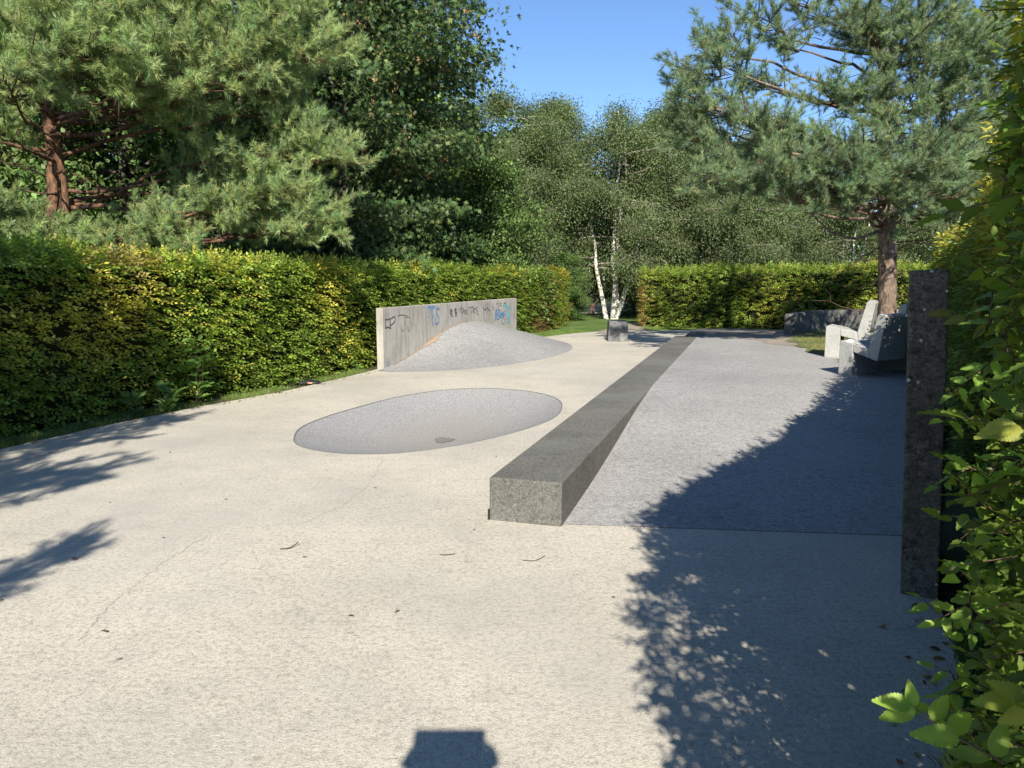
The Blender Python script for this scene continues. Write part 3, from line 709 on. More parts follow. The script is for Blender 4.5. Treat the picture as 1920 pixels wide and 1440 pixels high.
        sprigs(lb, wood, Q - inv, N + r.normal(size=(n, 3)) * .7, np.tile([0, 0, 1.], (n, 1)) + N * .5 + r.normal(size=(n, 3)) * .3, nleaf, leaf * r.uniform(.75, 1.2, n), tmpl, colour(Q, n), r)
    link("foliage", lb.mesh("foliage"), M['hornbeam'], root); link("twigs", wood.mesh("twigs"), M['twig'], root)
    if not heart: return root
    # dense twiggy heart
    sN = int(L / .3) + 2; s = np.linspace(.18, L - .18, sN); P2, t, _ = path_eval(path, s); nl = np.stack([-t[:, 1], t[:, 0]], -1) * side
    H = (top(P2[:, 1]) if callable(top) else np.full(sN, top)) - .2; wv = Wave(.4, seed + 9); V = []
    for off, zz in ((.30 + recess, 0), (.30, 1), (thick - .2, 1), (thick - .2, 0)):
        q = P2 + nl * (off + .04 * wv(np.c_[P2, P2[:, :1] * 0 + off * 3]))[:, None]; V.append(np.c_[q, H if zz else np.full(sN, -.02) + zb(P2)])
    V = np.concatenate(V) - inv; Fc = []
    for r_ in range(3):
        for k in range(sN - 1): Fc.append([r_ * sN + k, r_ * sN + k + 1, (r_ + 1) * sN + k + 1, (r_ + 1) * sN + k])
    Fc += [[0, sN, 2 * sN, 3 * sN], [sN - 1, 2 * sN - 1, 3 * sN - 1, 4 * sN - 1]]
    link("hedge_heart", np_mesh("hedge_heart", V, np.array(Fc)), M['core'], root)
    # stems showing at the foot
    if False:
        st = Bag(); n = int(L / .25)
        for s_ in np.linspace(.1, L - .1, n):
            p2, t, _ = path_eval(path, np.array([s_ + r.normal() * .05])); nl = np.stack([-t[:, 1], t[:, 0]], -1)[0] * side
            b0 = np.r_[p2[0] + nl * (.25 + recess), zb(p2)[0] - .05] - inv; e = b0 + np.array([r.normal() * .06, r.normal() * .06, .55]); st.tube([b0, (b0 + e) / 2 + r.normal(size=3) * .02, e], [.016, .013, .01], 5)
        link("stems", st.mesh("stems"), M['bark_dark'], root)
    return root

def pal(seed, base, hi, alt, cut, cut2, f1=None, sc=1.1):
    w1, w2 = Wave(sc, seed), Wave(.9, seed + 5)
    return {'field': (f1 if f1 else (lambda Q: w1(Q))), 'field2': lambda Q: w2(Q), 'base': base, 'hi': hi, 'alt': alt, 'cut': cut, 'cut2': cut2}
wA = Wave(.8, 51)
def fieldA(Q):      # yellow patches: mid of the near left hedge and along its top
    y = Q[:, 1]; z = Q[:, 2]
    return .55 * wA(Q) + 1.05 * np.exp(-((y - 8.1) / 1.3) ** 2 - ((z - 1.15) / .55) ** 2) + .55 * np.exp(-((y - 11.6) / 1.6) ** 2 - ((z - .9) / .6) ** 2) + .35 * s01((z - 1.62) / .2) * (np.sin(y * 2.1) > -.2) - .15
palL = pal(11, [GREEN, LIME, LIME, LIME, (.24, .33, .05), (.20, .30, .04)], YEL, TAN, .48, 1.7, fieldA)
topL = lambda y: 1.95 - .0075 * np.clip(y, 0, 40) - .02 * s01((y - 12) / 3)
HL = [(-6.7, 1.5), (-5.95, 4.4), (-5.08, 7.0), (-4.72, 8.1), (-4.25, 9.3), (-3.55, 10.65), (-2.95, 12.2), (-2.55, 13.5), (-1.6, 16.0), (-.75, 18.2)]
hedge("hornbeam_hedge", HL, +1, .95, topL, 210, .066, LEAF_MID, "clipped hornbeam hedge with yellowing leaves along the left of the plaza", 21, palL, near=None)
wB = Wave(.9, 61)
def fieldB(Q): return .5 * wB(Q) + .9 * s01((Q[:, 1] - 21.5) / 3) - .1 + .3 * s01((Q[:, 2] - 1.3) / .4)
palB = pal(31, [LIME, GREEN, (.17, .27, .03), (.22, .30, .04)], (.40, .36, .05), (.34, .22, .08), .70, .95, fieldB)
HB = [(-.70, 18.45), (.1, 20.0), (.75, 21.5), (1.3, 23.1), (1.85, 25.0)]
hedge("hornbeam_hedge", HB, +1, 1.0, lambda y: np.full(np.shape(y), 1.79), 150, .062, LEAF_MID, "bright green and orange tinged hedge block just left of the birch opening", 22, palB)
wC = Wave(1.2, 71)
def fieldC(Q): return .5 * wC(Q) + .35 * s01((Q[:, 0] - 6) / 5)
palC = pal(41, [LIME, (.24, .33, .05), GREEN, (.28, .34, .06)], (.42, .40, .08), (.34, .24, .09), .62, 1.05, fieldC)
palC['field2'] = lambda Q: .5 * wB(Q) + 1.1 * (1 - s01((Q[:, 0] - 3.9) / 1.2))
HC = [(13.5, 16.2), (12.2, 18.6), (10.6, 20.6), (8.6, 22.2), (6.4, 23.4), (4.02, 24.4)]
hedge("hornbeam_hedge", HC, -1, 1.0, lambda y: 2.02 - .028 * (y - 17.0), 130, .075, LEAF_MID, "long low clipped hedge in full sun across the far right side", 23, palC, stems=False)
# near hedge on the right
wD = Wave(.7, 81)
palR = pal(51, [GREEN, (.13, .19, .035), (.17, .24, .04), (.12, .17, .03)], (.46, .43, .07), (.26, .20, .06), .5, 1.0, lambda Q: .55 * wD(Q) + .75 * s01((Q[:, 2] - 1.7) / .4) - .1)  # leaf tint yellows towards the top: sunlight put into the colour
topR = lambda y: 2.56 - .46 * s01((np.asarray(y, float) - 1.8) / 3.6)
def zr(P): return ground_z(P[:, 0], P[:, 1]).clip(-.03, 1)
hedge("hornbeam_hedge", [(.90, 1.45), (1.10, 1.85), (2.28, 3.8), (3.2, 5.45)], -1, 1.0, topR, 640, .054, LEAF_HI, "tall shaded hornbeam hedge close by on the right, leaves large and near", 24, palR, endcaps=(True, False), ragged=.10, nleaf=6, recess=.24)
hedge("hornbeam_hedge", [(.62, -2.2), (.58, -.7), (.56, .5), (.86, 1.4)], -1, .8, lambda y: 1.99 + .17 * s01((np.asarray(y, float) + .25) / .6) + .28 * s01(np.asarray(y, float) / 1.5), 120, .058, LEAF_HI, "end of a hornbeam hedge beside the photographer", 25, palR, ragged=.05, heart=False)
hedge("hornbeam_hedge", [(3.15, 5.45), (3.7, 6.5), (5.1, 9.3), (6.9, 12.6), (9.4, 16.2)], -1, 1.0, topR, 190, .065, LEAF_MID, "far stretch of the shaded right hedge behind the slab and chairs", 26, palR, endcaps=(False, True))

# sunlit sprig reaching over from the near hedge, with full leaves
def spray(root_name, pts, leaves, label, seed, col, size):
    r = np.random.default_rng(seed); root = empty(root_name, pts[0]); tag(root, label, "branch"); b0 = np.array(pts[0])
    tb = Bag(); P = smoothline([np.array(p_) - b0 for p_ in pts], 6); tb.tube(P, np.linspace(.002, .0008, len(P)), 6); link("twig", tb.mesh("twig", True), M['twig'], root)
    for (t, ax, nm, s_) in leaves:
        p_ = P[int(t * (len(P) - 1))]; V, Fc, T = scatter(LEAF_TOP[0], LEAF_TOP[1], p_[None], frames(np.array([ax], float), np.array([nm], float)), np.array([s_ * size]), np.clip(np.array([col]) * r.uniform(.85, 1.1), 0, .9))
        link("leaf", np_mesh("leaf", V, Fc, T, True), M['hornbeam'], root)
    return root
a0, a1, a2, a3 = site(1885, 1432, 1.02), site(1800, 1385, 1.05), site(1745, 1350, 1.09), site(1708, 1322, 1.12)
spray("hornbeam_twig", [tuple(a0), tuple(a1), tuple(a2), tuple(a3)],
      [(1.0, (-1, .1, .12), (.05, -.75, .75), .85), (.98, (-.15, .1, 1), (-.2, -1, .1), .62), (.93, (-1, .2, -.45), (.2, -.8, .7), .85), (.72, (.75, .3, .75), (-.3, -.9, .5), .75), (.66, (.9, .2, -.75), (.1, -.8, .8), .68), (.45, (.9, .4, .35), (-.1, -.8, .8), .85), (.35, (-1, .2, .02), (.1, -.8, .7), 1.0), (.15, (.5, .3, .9), (-.3, -.9, .3), .85)],
      "bright sunlit hornbeam twig poking into the lower right corner", 5, (.26, .38, .06), .066)
a0, a1 = site(1965, 1320, .98), site(1935, 1322, 1.0)
spray("hornbeam_twig", [tuple(a0), tuple(a1), tuple(site(1918, 1318, 1.02))], [(1.0, (-1, .1, 0), (.1, -.7, .8), 1.0), (.6, (-1, .3, .6), (.1, -.8, .6), .9), (.4, (-.8, .3, -.8), (.1, -.9, .5), .9)], "yellow green lit leaves at the right edge above the bright twig", 6, (.28, .32, .05), .066)
a0 = site(1960, 840, 1.1)
spray("hornbeam_twig", [tuple(a0), tuple(site(1930, 818, 1.13)), tuple(site(1905, 795, 1.15))], [(1.0, (-1, .1, -.35), (.2, -.8, .7), 1.0), (.7, (-1, .2, -.15), (.1, -1, .25), .85), (.4, (.6, .2, .7), (-.1, -.8, .6), .8)], "yellow lit leaf pair hanging at the right edge halfway up", 7, (.36, .38, .07), .060)
spray("hornbeam_twig", [tuple(site(1850, 608, 2.2)), tuple(site(1825, 600, 2.2)), tuple(site(1785, 590, 2.25))], [(1.0, (-1, .1, .05), (.1, -.8, .7), .9), (.7, (-1, .2, -.25), (.1, -.8, .6), .8), (.5, (.2, .2, 1), (-.3, -1, .2), .7), (.2, (-.3, .2, -.9), (.1, -1, .2), .7)], "olive leafed twig crossing in front of the tall dark slab", 8, (.20, .20, .05), .075)

# ------------------------------------------------------------------ trees
def pts_between(a, b, n, r, wob, sag=0):
    a, b = np.array(a, float), np.array(b, float); t = np.linspace(0, 1, n)[:, None]; L = np.linalg.norm(b - a)
    P = a + (b - a) * t; off = np.cumsum(r.normal(size=(n, 3)), 0) * wob * L / n; off -= t * off[-1]; P = P + off; P[:, 2] += sag * L * (4 * t[:, 0] * (1 - t[:, 0])); return P

PINE_T = [shoot(54, .56, .042, k) for k in (1, 2, 3)]
def pine_pad(fol, wood, base, tip, rad, r, cols, wts, shoot_len=.17, dens=1.0, flat=.5, upc=.25):
    """branch fan: limb base->tip, twigs spread round the tip, upturned needle shoots on every twig"""
    base, tip = np.array(base, float), np.array(tip, float); d = unit(tip - base); ntw = int(20 * dens * (rad / .8) ** 1.4) + 5
    pos, dr = [], []
    for k in range(ntw):
        az = r.normal() * .9; el = r.normal() * .35 + .15; st = tip + d * (-rad * r.uniform(0, 1.1)) + r.normal(size=3) * .05 * rad
        ca, sa = math.cos(az), math.sin(az); h = np.array([d[0] * ca - d[1] * sa, d[0] * sa + d[1] * ca, 0]); h = unit(h + 1e-6)
        L = rad * r.uniform(.5, 1.1); dd = unit(h * math.cos(el) + np.array([0, 0, math.sin(el)]))
        m = max(4, int(L / .11)); t = np.linspace(0, 1, m); P = st + dd * (t * L)[:, None]; P[:, 2] += upc * L * t ** 2; P += np.cumsum(r.normal(size=(m, 3)) * .012, 0)
        wood.tube(P[:: max(1, m // 4)], np.linspace(.011, .005, len(P[:: max(1, m // 4)])), 4)
        tan = unit(np.gradient(P, axis=0))
        for q in range(m):
            if t[q] < .4: continue
            ns = 1 if q < m - 1 else 3
            pos.append(P[q]); dr.append(tan[q] + r.normal(size=3) * .15 + [0, 0, .25])
            for _ in range(3):
                sd_ = r.normal(size=3) * .8; pos.append(P[q] + r.normal(size=3) * .02); dr.append(tan[q] * .6 + sd_ + [0, 0, .35])
    pos, dr = np.array(pos), np.array(dr); n = len(pos); which = r.integers(0, 3, n)
    for w_ in range(3):
        s_ = which == w_
        if not s_.any(): continue
        k = int(s_.sum()); V, Fc, T = scatter(PINE_T[w_][0], PINE_T[w_][1], pos[s_], frames(dr[s_], r.normal(size=(k, 3))), shoot_len * r.uniform(.7, 1.2, k), col_mix(cols, wts, k, r, .13)); fol.add(V, Fc, T)

def pine(name, trunk_pts, trunk_r, pads, label, seed, bark, cols, wts, dead=40, shoot_len=.17, dens=1.0, fork=None):
    r = np.random.default_rng(seed); b0 = np.array(trunk_pts[0], float); root = empty(name, tuple(b0)); tag(root, label, "pine tree")
    T = smoothline([np.array(p_, float) - b0 for p_ in trunk_pts], 6); tw = Bag(); tw.tube(T, np.interp(np.linspace(0, 1, len(T)), np.linspace(0, 1, len(trunk_r)), trunk_r), 12)
    if fork:
        Fk = smoothline([np.array(p_, float) - b0 for p_ in fork], 5); tw.tube(Fk, np.linspace(trunk_r[0] * .75, trunk_r[-1] * .6, len(Fk)), 10)
    fol, wood, limbs = Bag(), Bag(), Bag(); zs = T[:, 2]
    for (tip, rad, *zz) in pads:
        tip = np.array(tip, float) - b0; hz = zz[0] - b0[2] if zz else tip[2] - .12 * np.linalg.norm(tip[:2])
        hz = min(max(hz, zs[2]), zs[-2]); a = np.array([np.interp(hz, zs, T[:, k]) for k in range(3)])
        P = pts_between(a, tip, 9, r, .16, -.03 + .03 * r.normal()); tw.tube(P, np.linspace(.05, .014, 9) * (.6 + .25 * rad), 6)
        pine_pad(fol, wood, P[-3], tip, rad, r, cols, wts, shoot_len, dens)
        for k in range(int(2 + rad * 2)):       # bare dead side twigs
            q = P[r.integers(2, 8)]; e = q + r.normal(size=3) * np.array([.3, .3, .22]); wood.tube(pts_between(q, e, 4, r, .3), [.008, .006, .004, .003], 4)
    for k in range(dead):
        z = r.uniform(zs[3], zs[-1] * .7); a = np.array([np.interp(z, zs, T[:, c]) for c in range(3)]); az = r.uniform(0, 6.28); L = r.uniform(.4, 1.6)
        e = a + np.array([math.cos(az) * L, math.sin(az) * L, r.normal() * .25]); P = pts_between(a, e, 6, r, .3); wood.tube(P, np.linspace(.014, .004, 6), 4)
        for _ in range(3):
            q = P[r.integers(2, 6)]; wood.tube(pts_between(q, q + r.normal(size=3) * .2, 4, r, .4), [.006, .005, .003, .002], 3)
    t = link("trunk", tw.mesh("trunk", True), bark, root)
    link("twigs", wood.mesh("twigs"), M['twig'], t); link("crown", fol.mesh("crown"), M['needle'], root)
    return root

PG = [(.28, .37, .16), (.34, .42, .17), (.22, .31, .14), (.38, .43, .17)]
S = lambda px, py, D: tuple(site(px, py, D))
# left pine
lp = [(S(505, 345, 11.8), 1.0), (S(590, 290, 11.6), .75), (S(440, 400, 11.8), .8), (S(590, 410, 11.7), .8), (S(545, 235, 11.8), .6), (S(640, 300, 11.8), .55), (S(400, 310, 12.1), .7), (S(480, 440, 11.9), .6), (S(530, 350, 11.5), .7), (S(350, 420, 12.3), .7),
      (S(300, 130, 10.6), 1.2), (S(160, 80, 10.2), 1.1), (S(440, 90, 11.0), 1.1), (S(540, 50, 11.4), 1.0), (S(40, 110, 9.8), .7), (S(10, 150, 9.6), .55), (S(250, 160, 10.5), .5), (S(400, 140, 10.6), .55), (S(480, 120, 10.9), .6), (S(330, 30, 11), 1.1), (S(60, 40, 10.5), 1.0), (S(590, 110, 11.3), .7), (S(560, -20, 11.5), .9), (S(150, 120, 10.8), .7), (S(5, 250, 10.6), .4), (S(90, 440, 11.2), .55), (S(-10, 390, 11.0), .6), (S(240, 455, 11.2), .6), (S(330, 440, 11.2), .6), (S(30, 420, 11.2), .45), (S(170, 450, 11.2), .55), (S(290, 425, 11.4), .4),
      (S(200, -60, 11), 1.2), (S(380, -60, 11.5), 1.2), (S(30, -60, 11), 1.2), (S(480, -90, 12), 1.1), (S(-80, 60, 11), 1.2), (S(-120, 250, 11), .8), (S(-100, 400, 11.6), .8), (S(60, -160, 12.5), 1.3), (S(250, -180, 12.5), 1.3), (S(-20, -250, 13), 1.2), (S(140, -300, 13), 1.1),
      (S(300, 60, 13), 1.1), (S(550, 160, 12.6), .8)]
tb = S(112, 560, 12.3); tb = (tb[0], tb[1], -.03)
pine_left = pine("pine_tree", [tb, S(106, 420, 12.3), S(104, 300, 12.2), S(92, 200, 12.1), S(84, 90, 12.2), S(110, -60, 12.4), S(120, -260, 12.8)], [.14, .13, .12, .11, .095, .07, .03], lp,
     "red barked pine with pale green needle tufts behind the left hedge", 101, M['bark_red'], PG, [3, 3, 2, 1], 60, .15, 1.25, [tb, S(124, 400, 12.2), S(112, 290, 12.15)])

# right pine
rp = [(S(1310, 130, 13.6), .75), (S(1275, 175, 13.4), .45), (S(1340, 90, 13.8), .7), (S(1330, 200, 13.6), .9), (S(1300, 260, 13.8), .8), (S(1335, 330, 14), .8), (S(1400, 230, 13.5), .8), (S(1285, 215, 13.9), .4),
      (S(1385, 345, 13.3), .9), (S(1455, 330, 13.0), .9), (S(1530, 340, 12.9), 1.0), (S(1610, 320, 12.8), 1.0), (S(1700, 320, 12.9), .9), (S(1420, 360, 13.2), .5), (S(1560, 290, 13), .6), (S(1750, 300, 13.2), .8), (S(1500, 372, 13.1), .55), (S(1590, 372, 13.0), .5), (S(1710, 375, 13.0), .5), (S(1480, 270, 13.2), .7),
      (S(1420, 30, 14), .7), (S(1470, 90, 14), .4), (S(1510, 10, 14.2), .55), (S(1600, 40, 13.8), 1.0), (S(1680, 90, 13.6), 1.0), (S(1740, 30, 13.6), 1.1), (S(1560, 190, 13.8), .8), (S(1730, 190, 13.6), 1.0), (S(1680, 230, 13.4), .7), (S(1790, 120, 13.6), 1.1), (S(1430, 160, 14.6), .6), (S(1800, 240, 13.6), .9), (S(1600, 175, 13.4), .4), (S(1780, 370, 13.6), .9), (S(1850, 180, 14.5), 1.2), (S(1860, 60, 14.5), 1.1), (S(1900, 100, 15), 1.0), (S(1850, 350, 14.5), 1.2),
      (S(1600, -60, 14.5), .8), (S(1720, -70, 14.5), .9), (S(1460, -40, 15), .6), (S(1680, -160, 15.2), .7),
      (S(1400, 300, 16.2), .8), (S(1750, 280, 17), .9), (S(1600, 300, 17), .8)]
tb = site(1664, 628, 15.0); tb = (tb[0], tb[1], .2)
PG2 = [(.20, .28, .15), (.24, .32, .16), (.16, .23, .13), (.28, .32, .15)]
pine_right = pine("pine_tree", [tb, S(1664, 480, 15), S(1662, 380, 15), S(1658, 290, 15), S(1652, 200, 15), S(1660, 130, 15), S(1640, 60, 15), S(1650, -80, 15.2), S(1680, -260, 15.4)], [.18, .16, .15, .14, .13, .11, .09, .065, .03], rp,
     "tall pine with blue green needles standing beyond the concrete chairs", 102, M['bark_pine'], PG2, [3, 3, 2, 1], 50, .155, .88)
# pine left of and behind the photographer (throws the branch shadows on the left)
r_ = np.random.default_rng(5); bp = []
for (x, y, z, rd) in [(-5.2, 3.5, 3.2, .9), (-4.9, 2.4, 4.2, 1.0), (-5.6, 3.2, 4.2, 1.1), (-4.9, 3.2, 3.7, .9), (-5.6, 4.2, 2.9, .8), (-4.2, 2.6, 3.6, .8), (-4.0, 1.5, 3.1, .5), (-4.6, 3.2, 4.4, 1.2), (-5.4, 2.6, 5.2, 1.2), (-4.0, 2.2, 5.5, 1.0), (-5.2, 4.2, 3.6, 1.0), (-6.4, 3.6, 4.8, 1.2), (-3.7, .9, 3.0, .6), (-3.4, .1, 4.0, .7), (-2.5, -.5, 3.1, .45), (-4.4, .6, 3.4, .9), (-4.6, -.6, 4.2, 1.1), (-5.8, .8, 6.2, 1.3), (-7, 2.2, 6.6, 1.3), (-6.6, .2, 7.6, 1.2), (-8, -1, 8, 1.2), (-9, 1.5, 5.5, 1.3), (-7.5, 4.2, 4.2, 1.2), (-4.3, 1.6, 4.4, .9), (-6.0, 4.6, 3.0, .9), (-7.4, 3.0, 3.2, 1.0), (-5.9, 5.0, 4.2, .9)]: bp.append(((x, y, z), rd))
pine("pine_tree", [(-7.4, -.6, -.03), (-7.4, -.6, 3), (-7.3, -.5, 6), (-7.3, -.4, 9.2)], [.2, .17, .12, .03], bp, "pine beside the photographer on the left that shades the hedge", 103, M['bark_red'], PG, [3, 3, 2, 1], 10, .17, .8)

# broadleaf trees
def broad(name, base, H, crown0, rad, label, cat, seed, bark, leafm, tmpl, leaf, n_leaf, cols, wts, trunk_r=.14, trunks=None, n_limb=26, clump=.42, droop=0., shape=1.0, group=None, seeds=0, flat=.6, nrnd=.55):
    r = np.random.default_rng(seed); root = empty(name, base); tag(root, label, cat, group); tw, fol = Bag(), Bag(); tw2 = Bag()
    trunks = trunks or [((0, 0, 0), (r.normal() * .3, r.normal() * .3, H * .93))]
    TP = []
    for a, b in trunks:
        P = pts_between(a, b, 12, r, .10); P[0, 2] -= .08; TP.append(P); tw.tube(P, np.linspace(trunk_r, .02, 12) * (1 if len(trunks) == 1 else .8), 9)
    cl = []
    for k in range(n_limb):
        P = TP[k % len(TP)]; f = (k + r.uniform(0, 1)) / n_limb; z = crown0 + (H - crown0) * f * .97; a = np.array([np.interp(min(z, P[-1, 2]), P[:, 2], P[:, c]) for c in range(3)])
        prof_ = (math.sin(math.pi * min(1, .12 + .88 * f ** .8)) ** .6) * shape + .12; L = rad * prof_ * r.uniform(.75, 1.1); az = k * 2.399 + r.normal() * .3; el = .15 + .55 * f + r.normal() * .15
        e = a + np.array([math.cos(az) * math.cos(el) * L, math.sin(az) * math.cos(el) * L, math.sin(el) * L * .8 - droop * L]); e[2] = min(e[2], H * 1.02)
        B = pts_between(a, e, 8, r, .18, .04); tw2.tube(B, np.linspace(trunk_r * .28 + .01, .008, 8), 5)
        for q in range(3, 8):
            for _ in range(2):
                m = B[q]; L2 = L * r.uniform(.15, .42); dd = unit(r.normal(size=3) + unit(e - a) * .6) * L2; dd[2] = dd[2] * .6 - droop * L2; e2 = m + dd; tw2.tube(pts_between(m, e2, 4, r, .25), [.010, .008, .006, .003], 3)
                cl += [e2, (m + e2) / 2 + r.normal(size=3) * .1]
            cl.append(B[q])
    cl = np.array(cl); n = n_leaf; idx = r.integers(0, len(cl), n); csz = r.uniform(.5, 1.2, len(cl)) * clump
    off = np.clip(r.normal(size=(n, 3)), -1.7, 1.7) * csz[idx][:, None] * .5 * np.array([1, 1, flat]); off[:, 2] -= np.abs(r.normal(size=n)) * droop * clump
    pos = cl[idx] + off; ctr = np.array([0, 0, (crown0 + H) / 2]); outw = unit(pos - ctr)
    nm = r.normal(size=(n, 3)) * nrnd + outw * .35 + np.array([0, 0, .65]); ax = r.normal(size=(n, 3)) + np.array([0, 0, -.5]) + outw * .3
    cv = np.clip(1 + .2 * r.normal(size=len(cl)), .6, 1.5)[idx][:, None]
    V, Fc, T = scatter(tmpl[0], tmpl[1], pos, frames(ax, nm), leaf * r.uniform(.7, 1.2, n), np.clip(col_mix(cols, wts, n, r, .12) * cv, .006, .9)); fol.add(V, Fc, T)
    t = link("trunk", tw.mesh("trunk", True), bark, root); link("branches", tw2.mesh("limb"), M['bark_dark'] if bark is not M['bark_birch'] else M['bark_pale'], t); link("crown", fol.mesh("crown"), leafm, root)
    if seeds:
        sb = Bag(); top_ = cl[(cl[:, 2] > crown0 + (H - crown0) * .3) & (cl[:, 1] < .5)]; ci = r.integers(0, len(top_), seeds); m = seeds * 9
        pp = np.repeat(top_[ci] + r.normal(size=(seeds, 3)) * .25 + np.array([0, -.15, 0]), 9, 0) + r.normal(size=(m, 3)) * .045
        V, Fc, T = scatter(LEAF_MID[0], LEAF_MID[1], pp, frames(r.normal(size=(m, 3)) * .5 + [0, 0, -1], r.normal(size=(m, 3)) + [0, -1, 0]), r.uniform(.05, .085, m), col_mix([(.42, .26, .12), (.36, .20, .09), (.30, .24, .10)], [2, 1, 1], m, r)); sb.add(V, Fc, T)
        link("seed_bunches", sb.mesh("seed_bunches"), leafm, root)
    return root
M['bark_pale'] = bark_mat("pale_twig_bark", (.10, .08, .06), (.22, .19, .16), (.40, .37, .33))

MG = [(.05, .09, .032), (.07, .12, .04), (.12, .17, .055), (.19, .21, .065)]
broad("maple_tree", (-3.95, 17.6, -.03), 10.6, .9, 2.8, "large dark green maple hung with tan seed bunches left of the sky gap", "maple tree", 201, M['bark_dark'], M['maple'], STAR, .14, 90000, MG, [4, 4, 1.5, .4], .2, None, 74, .75, .05, 1.0, None, 190, .22)
BG_ = [(.14, .185, .085), (.16, .205, .09), (.18, .225, .105), (.12, .16, .075)]
def dup(root, loc, rz, sc, label, group=None):
    c = root.copy(); COL.objects.link(c); c.location = loc; c.rotation_euler = (0, 0, rz); c.scale = (sc, sc, sc); c['label'] = label
    if group: c['group'] = group
    for ch in list(root.children):
        d_ = ch.copy(); COL.objects.link(d_); d_.parent = c
        for g2 in ch.children: e_ = g2.copy(); COL.objects.link(e_); e_.parent = d_
    return c
BGRP = "birches behind the hedges"
b0 = broad("birch_tree", (3.72, 28.9, -.03), 8.0, 1.9, 2.0, "birch with three white stems splaying from its foot in the hedge opening", "birch tree", 211, M['bark_birch'], M['birch'], LEAF_MID, .078, 100000, BG_, [3, 3, 2, 2],   .13,
           [((-.12, 0, 0), (-1.1, .1, 4.6)), ((.02, 0, 0), (.15, .3, 7.6)), ((.14, .05, 0), (1.55, .2, 4.8)), ((.06, .02, 0), (.45, .2, 6.6))], 56, .62, .35, 1.15, BGRP, 0, .9)
b1 = broad("birch_tree", (-.15, 29.5, -.03), 9.6, .9, 2.1, "tall birch right of the maple, highest crown of the birches left of the opening", "birch tree", 212, M['bark_birch'], M['birch'], LEAF_MID, .078, 100000, BG_, [3, 3, 2, 2], .11, [((0, 0, 0), (.2, 0, 7.8)), ((.3, .1, 0), (.9, .3, 6.5)), ((-.3, 0, 0), (-.8, .1, 6.0))], 56, .62, .3, 1.05, BGRP, 0, .9)
b2_ = broad("birch_tree", (6.3, 31.5, -.03), 8.3, 1.0, 2.2, "dense birch rising behind the left end of the long far hedge", "birch tree", 213, M['bark_birch'], M['birch'], LEAF_MID, .078, 100000, BG_, [2, 3, 3, 2],   .12, None, 56, .65, .3, 1.1, BGRP, 0, .9)
spots = [(b1, (-1.3, 26.5), 1.3, .88, "birch with slim white stems seen between maple and hedge"),
         (b2_, (1.5, 33.5), 2.1, 1.12, "birch filling the gap left of the three stemmed birch"),
         (b1, (6.9, 35.0), 3.3, 1.12, "birch whose crown tops the skyline directly right of the three stemmed birch"),
         (b0, (8.2, 29.0), 1.9, .86, "birch behind the long hedge, third from the opening"),
         (b2_, (10.3, 30.5), 4.0, .95, "broad birch behind the long hedge under the pine's left branches"),
         (b1, (12.6, 29.0), 5.1, .8, "birch behind the hedge just left of the right pine trunk"),
         (b2_, (15.2, 27.0), .8, .85, "birch behind the hedge just right of the right pine trunk"),
         (b0, (17.8, 26.0), 2.6, .9, "birch behind the hedge at the far right near the slab"),
         (b1, (-3.6, 30.0), .5, 1.0, "birch in deep shade behind the maple"),
         (b2_, (8.0, 37.0), 5.5, 1.0, "farther birch in the second row behind the long hedge"),
         (b1, (1.2, 42.0), 4.4, 1.15, "farther birch in the second row behind the opening"),
         (b2_, (13.0, 38.0), 3.1, 1.1, "farther birch in the second row behind the right pine"),
         (b2_, (20.5, 32.0), 2.2, 1.15, "farther birch in the second row at the right")]
for src, (x, y), rz, sc, lb_ in spots: dup(src, (x, y, -.05 + float(drop(y))), rz, sc, lb_)
# leafy trees behind the left pine, plus a low shrub added to shade the far lawn
tg = broad("lime_tree", (-9.5, 19.5, -.03), 9.0, .4, 3.0, "leafy green tree filling the gaps behind the left pine's trunk", "broadleaf tree", 221, M['bark_dark'], M['maple'], LEAF_MID, .15, 62000, [(.09, .15, .04), (.13, .21, .05), (.065, .11, .03)], [3, 2, 2], .16, None, 64, .75, .1, 1.1, "broadleaf trees behind the left pine", 0, .6)
for (x, y), rz, sc, lb_ in [((-14.5, 20.5), 1.2, 1.1, "leafy tree beyond the pine at the photo's left edge"), ((-5.6, 21.5), 2.4, .95, "dark leafy tree between the left pine and the maple"), ((-4.8, 25.5), 3.9, 1.15, "tall leafy tree behind the maple's left side"), ((-11.0, 27.0), 5.0, 1.25, "big leafy tree in the back row behind the left pine"), ((-.9, 22.6), .6, .55, "low leafy tree in shade under the maple's right side"), ((1.75, 27.6), 1.0, .27, "low dark shrub added to shade the lawn behind the bright hedge block, left of the white stems"), ((-19, 26), 2.2, 1.3, "big leafy tree farthest left in the back row")]:
    dup(tg, (x, y, -.03), rz, sc, lb_)
# far wood as one dark mass beyond everything
r = np.random.default_rng(77); n = 60000; th = r.uniform(-.72, .78, n); D = r.uniform(44, 60, n); hh = 7.0 + 1.2 * np.sin(th * 9) + .8 * np.sin(th * 23 + 1)
pos = np.stack([np.tan(th) * D, D, hh * r.uniform(0, 1, n) ** .8], -1)
V, Fc, T = scatter(LEAF_MID[0], LEAF_MID[1], pos, frames(r.normal(size=(n, 3)), r.normal(size=(n, 3)) + [0, -.6, .6]), r.uniform(.25, .55, n), col_mix([(.05, .085, .03), (.07, .11, .04)], [1, 1], n, r))
fw_ = link("woodland", np_mesh("woodland", V, Fc, T), M['birch']); tag(fw_, "far off dark green woodland seen through the gaps between trees", "woodland", None, 'stuff')

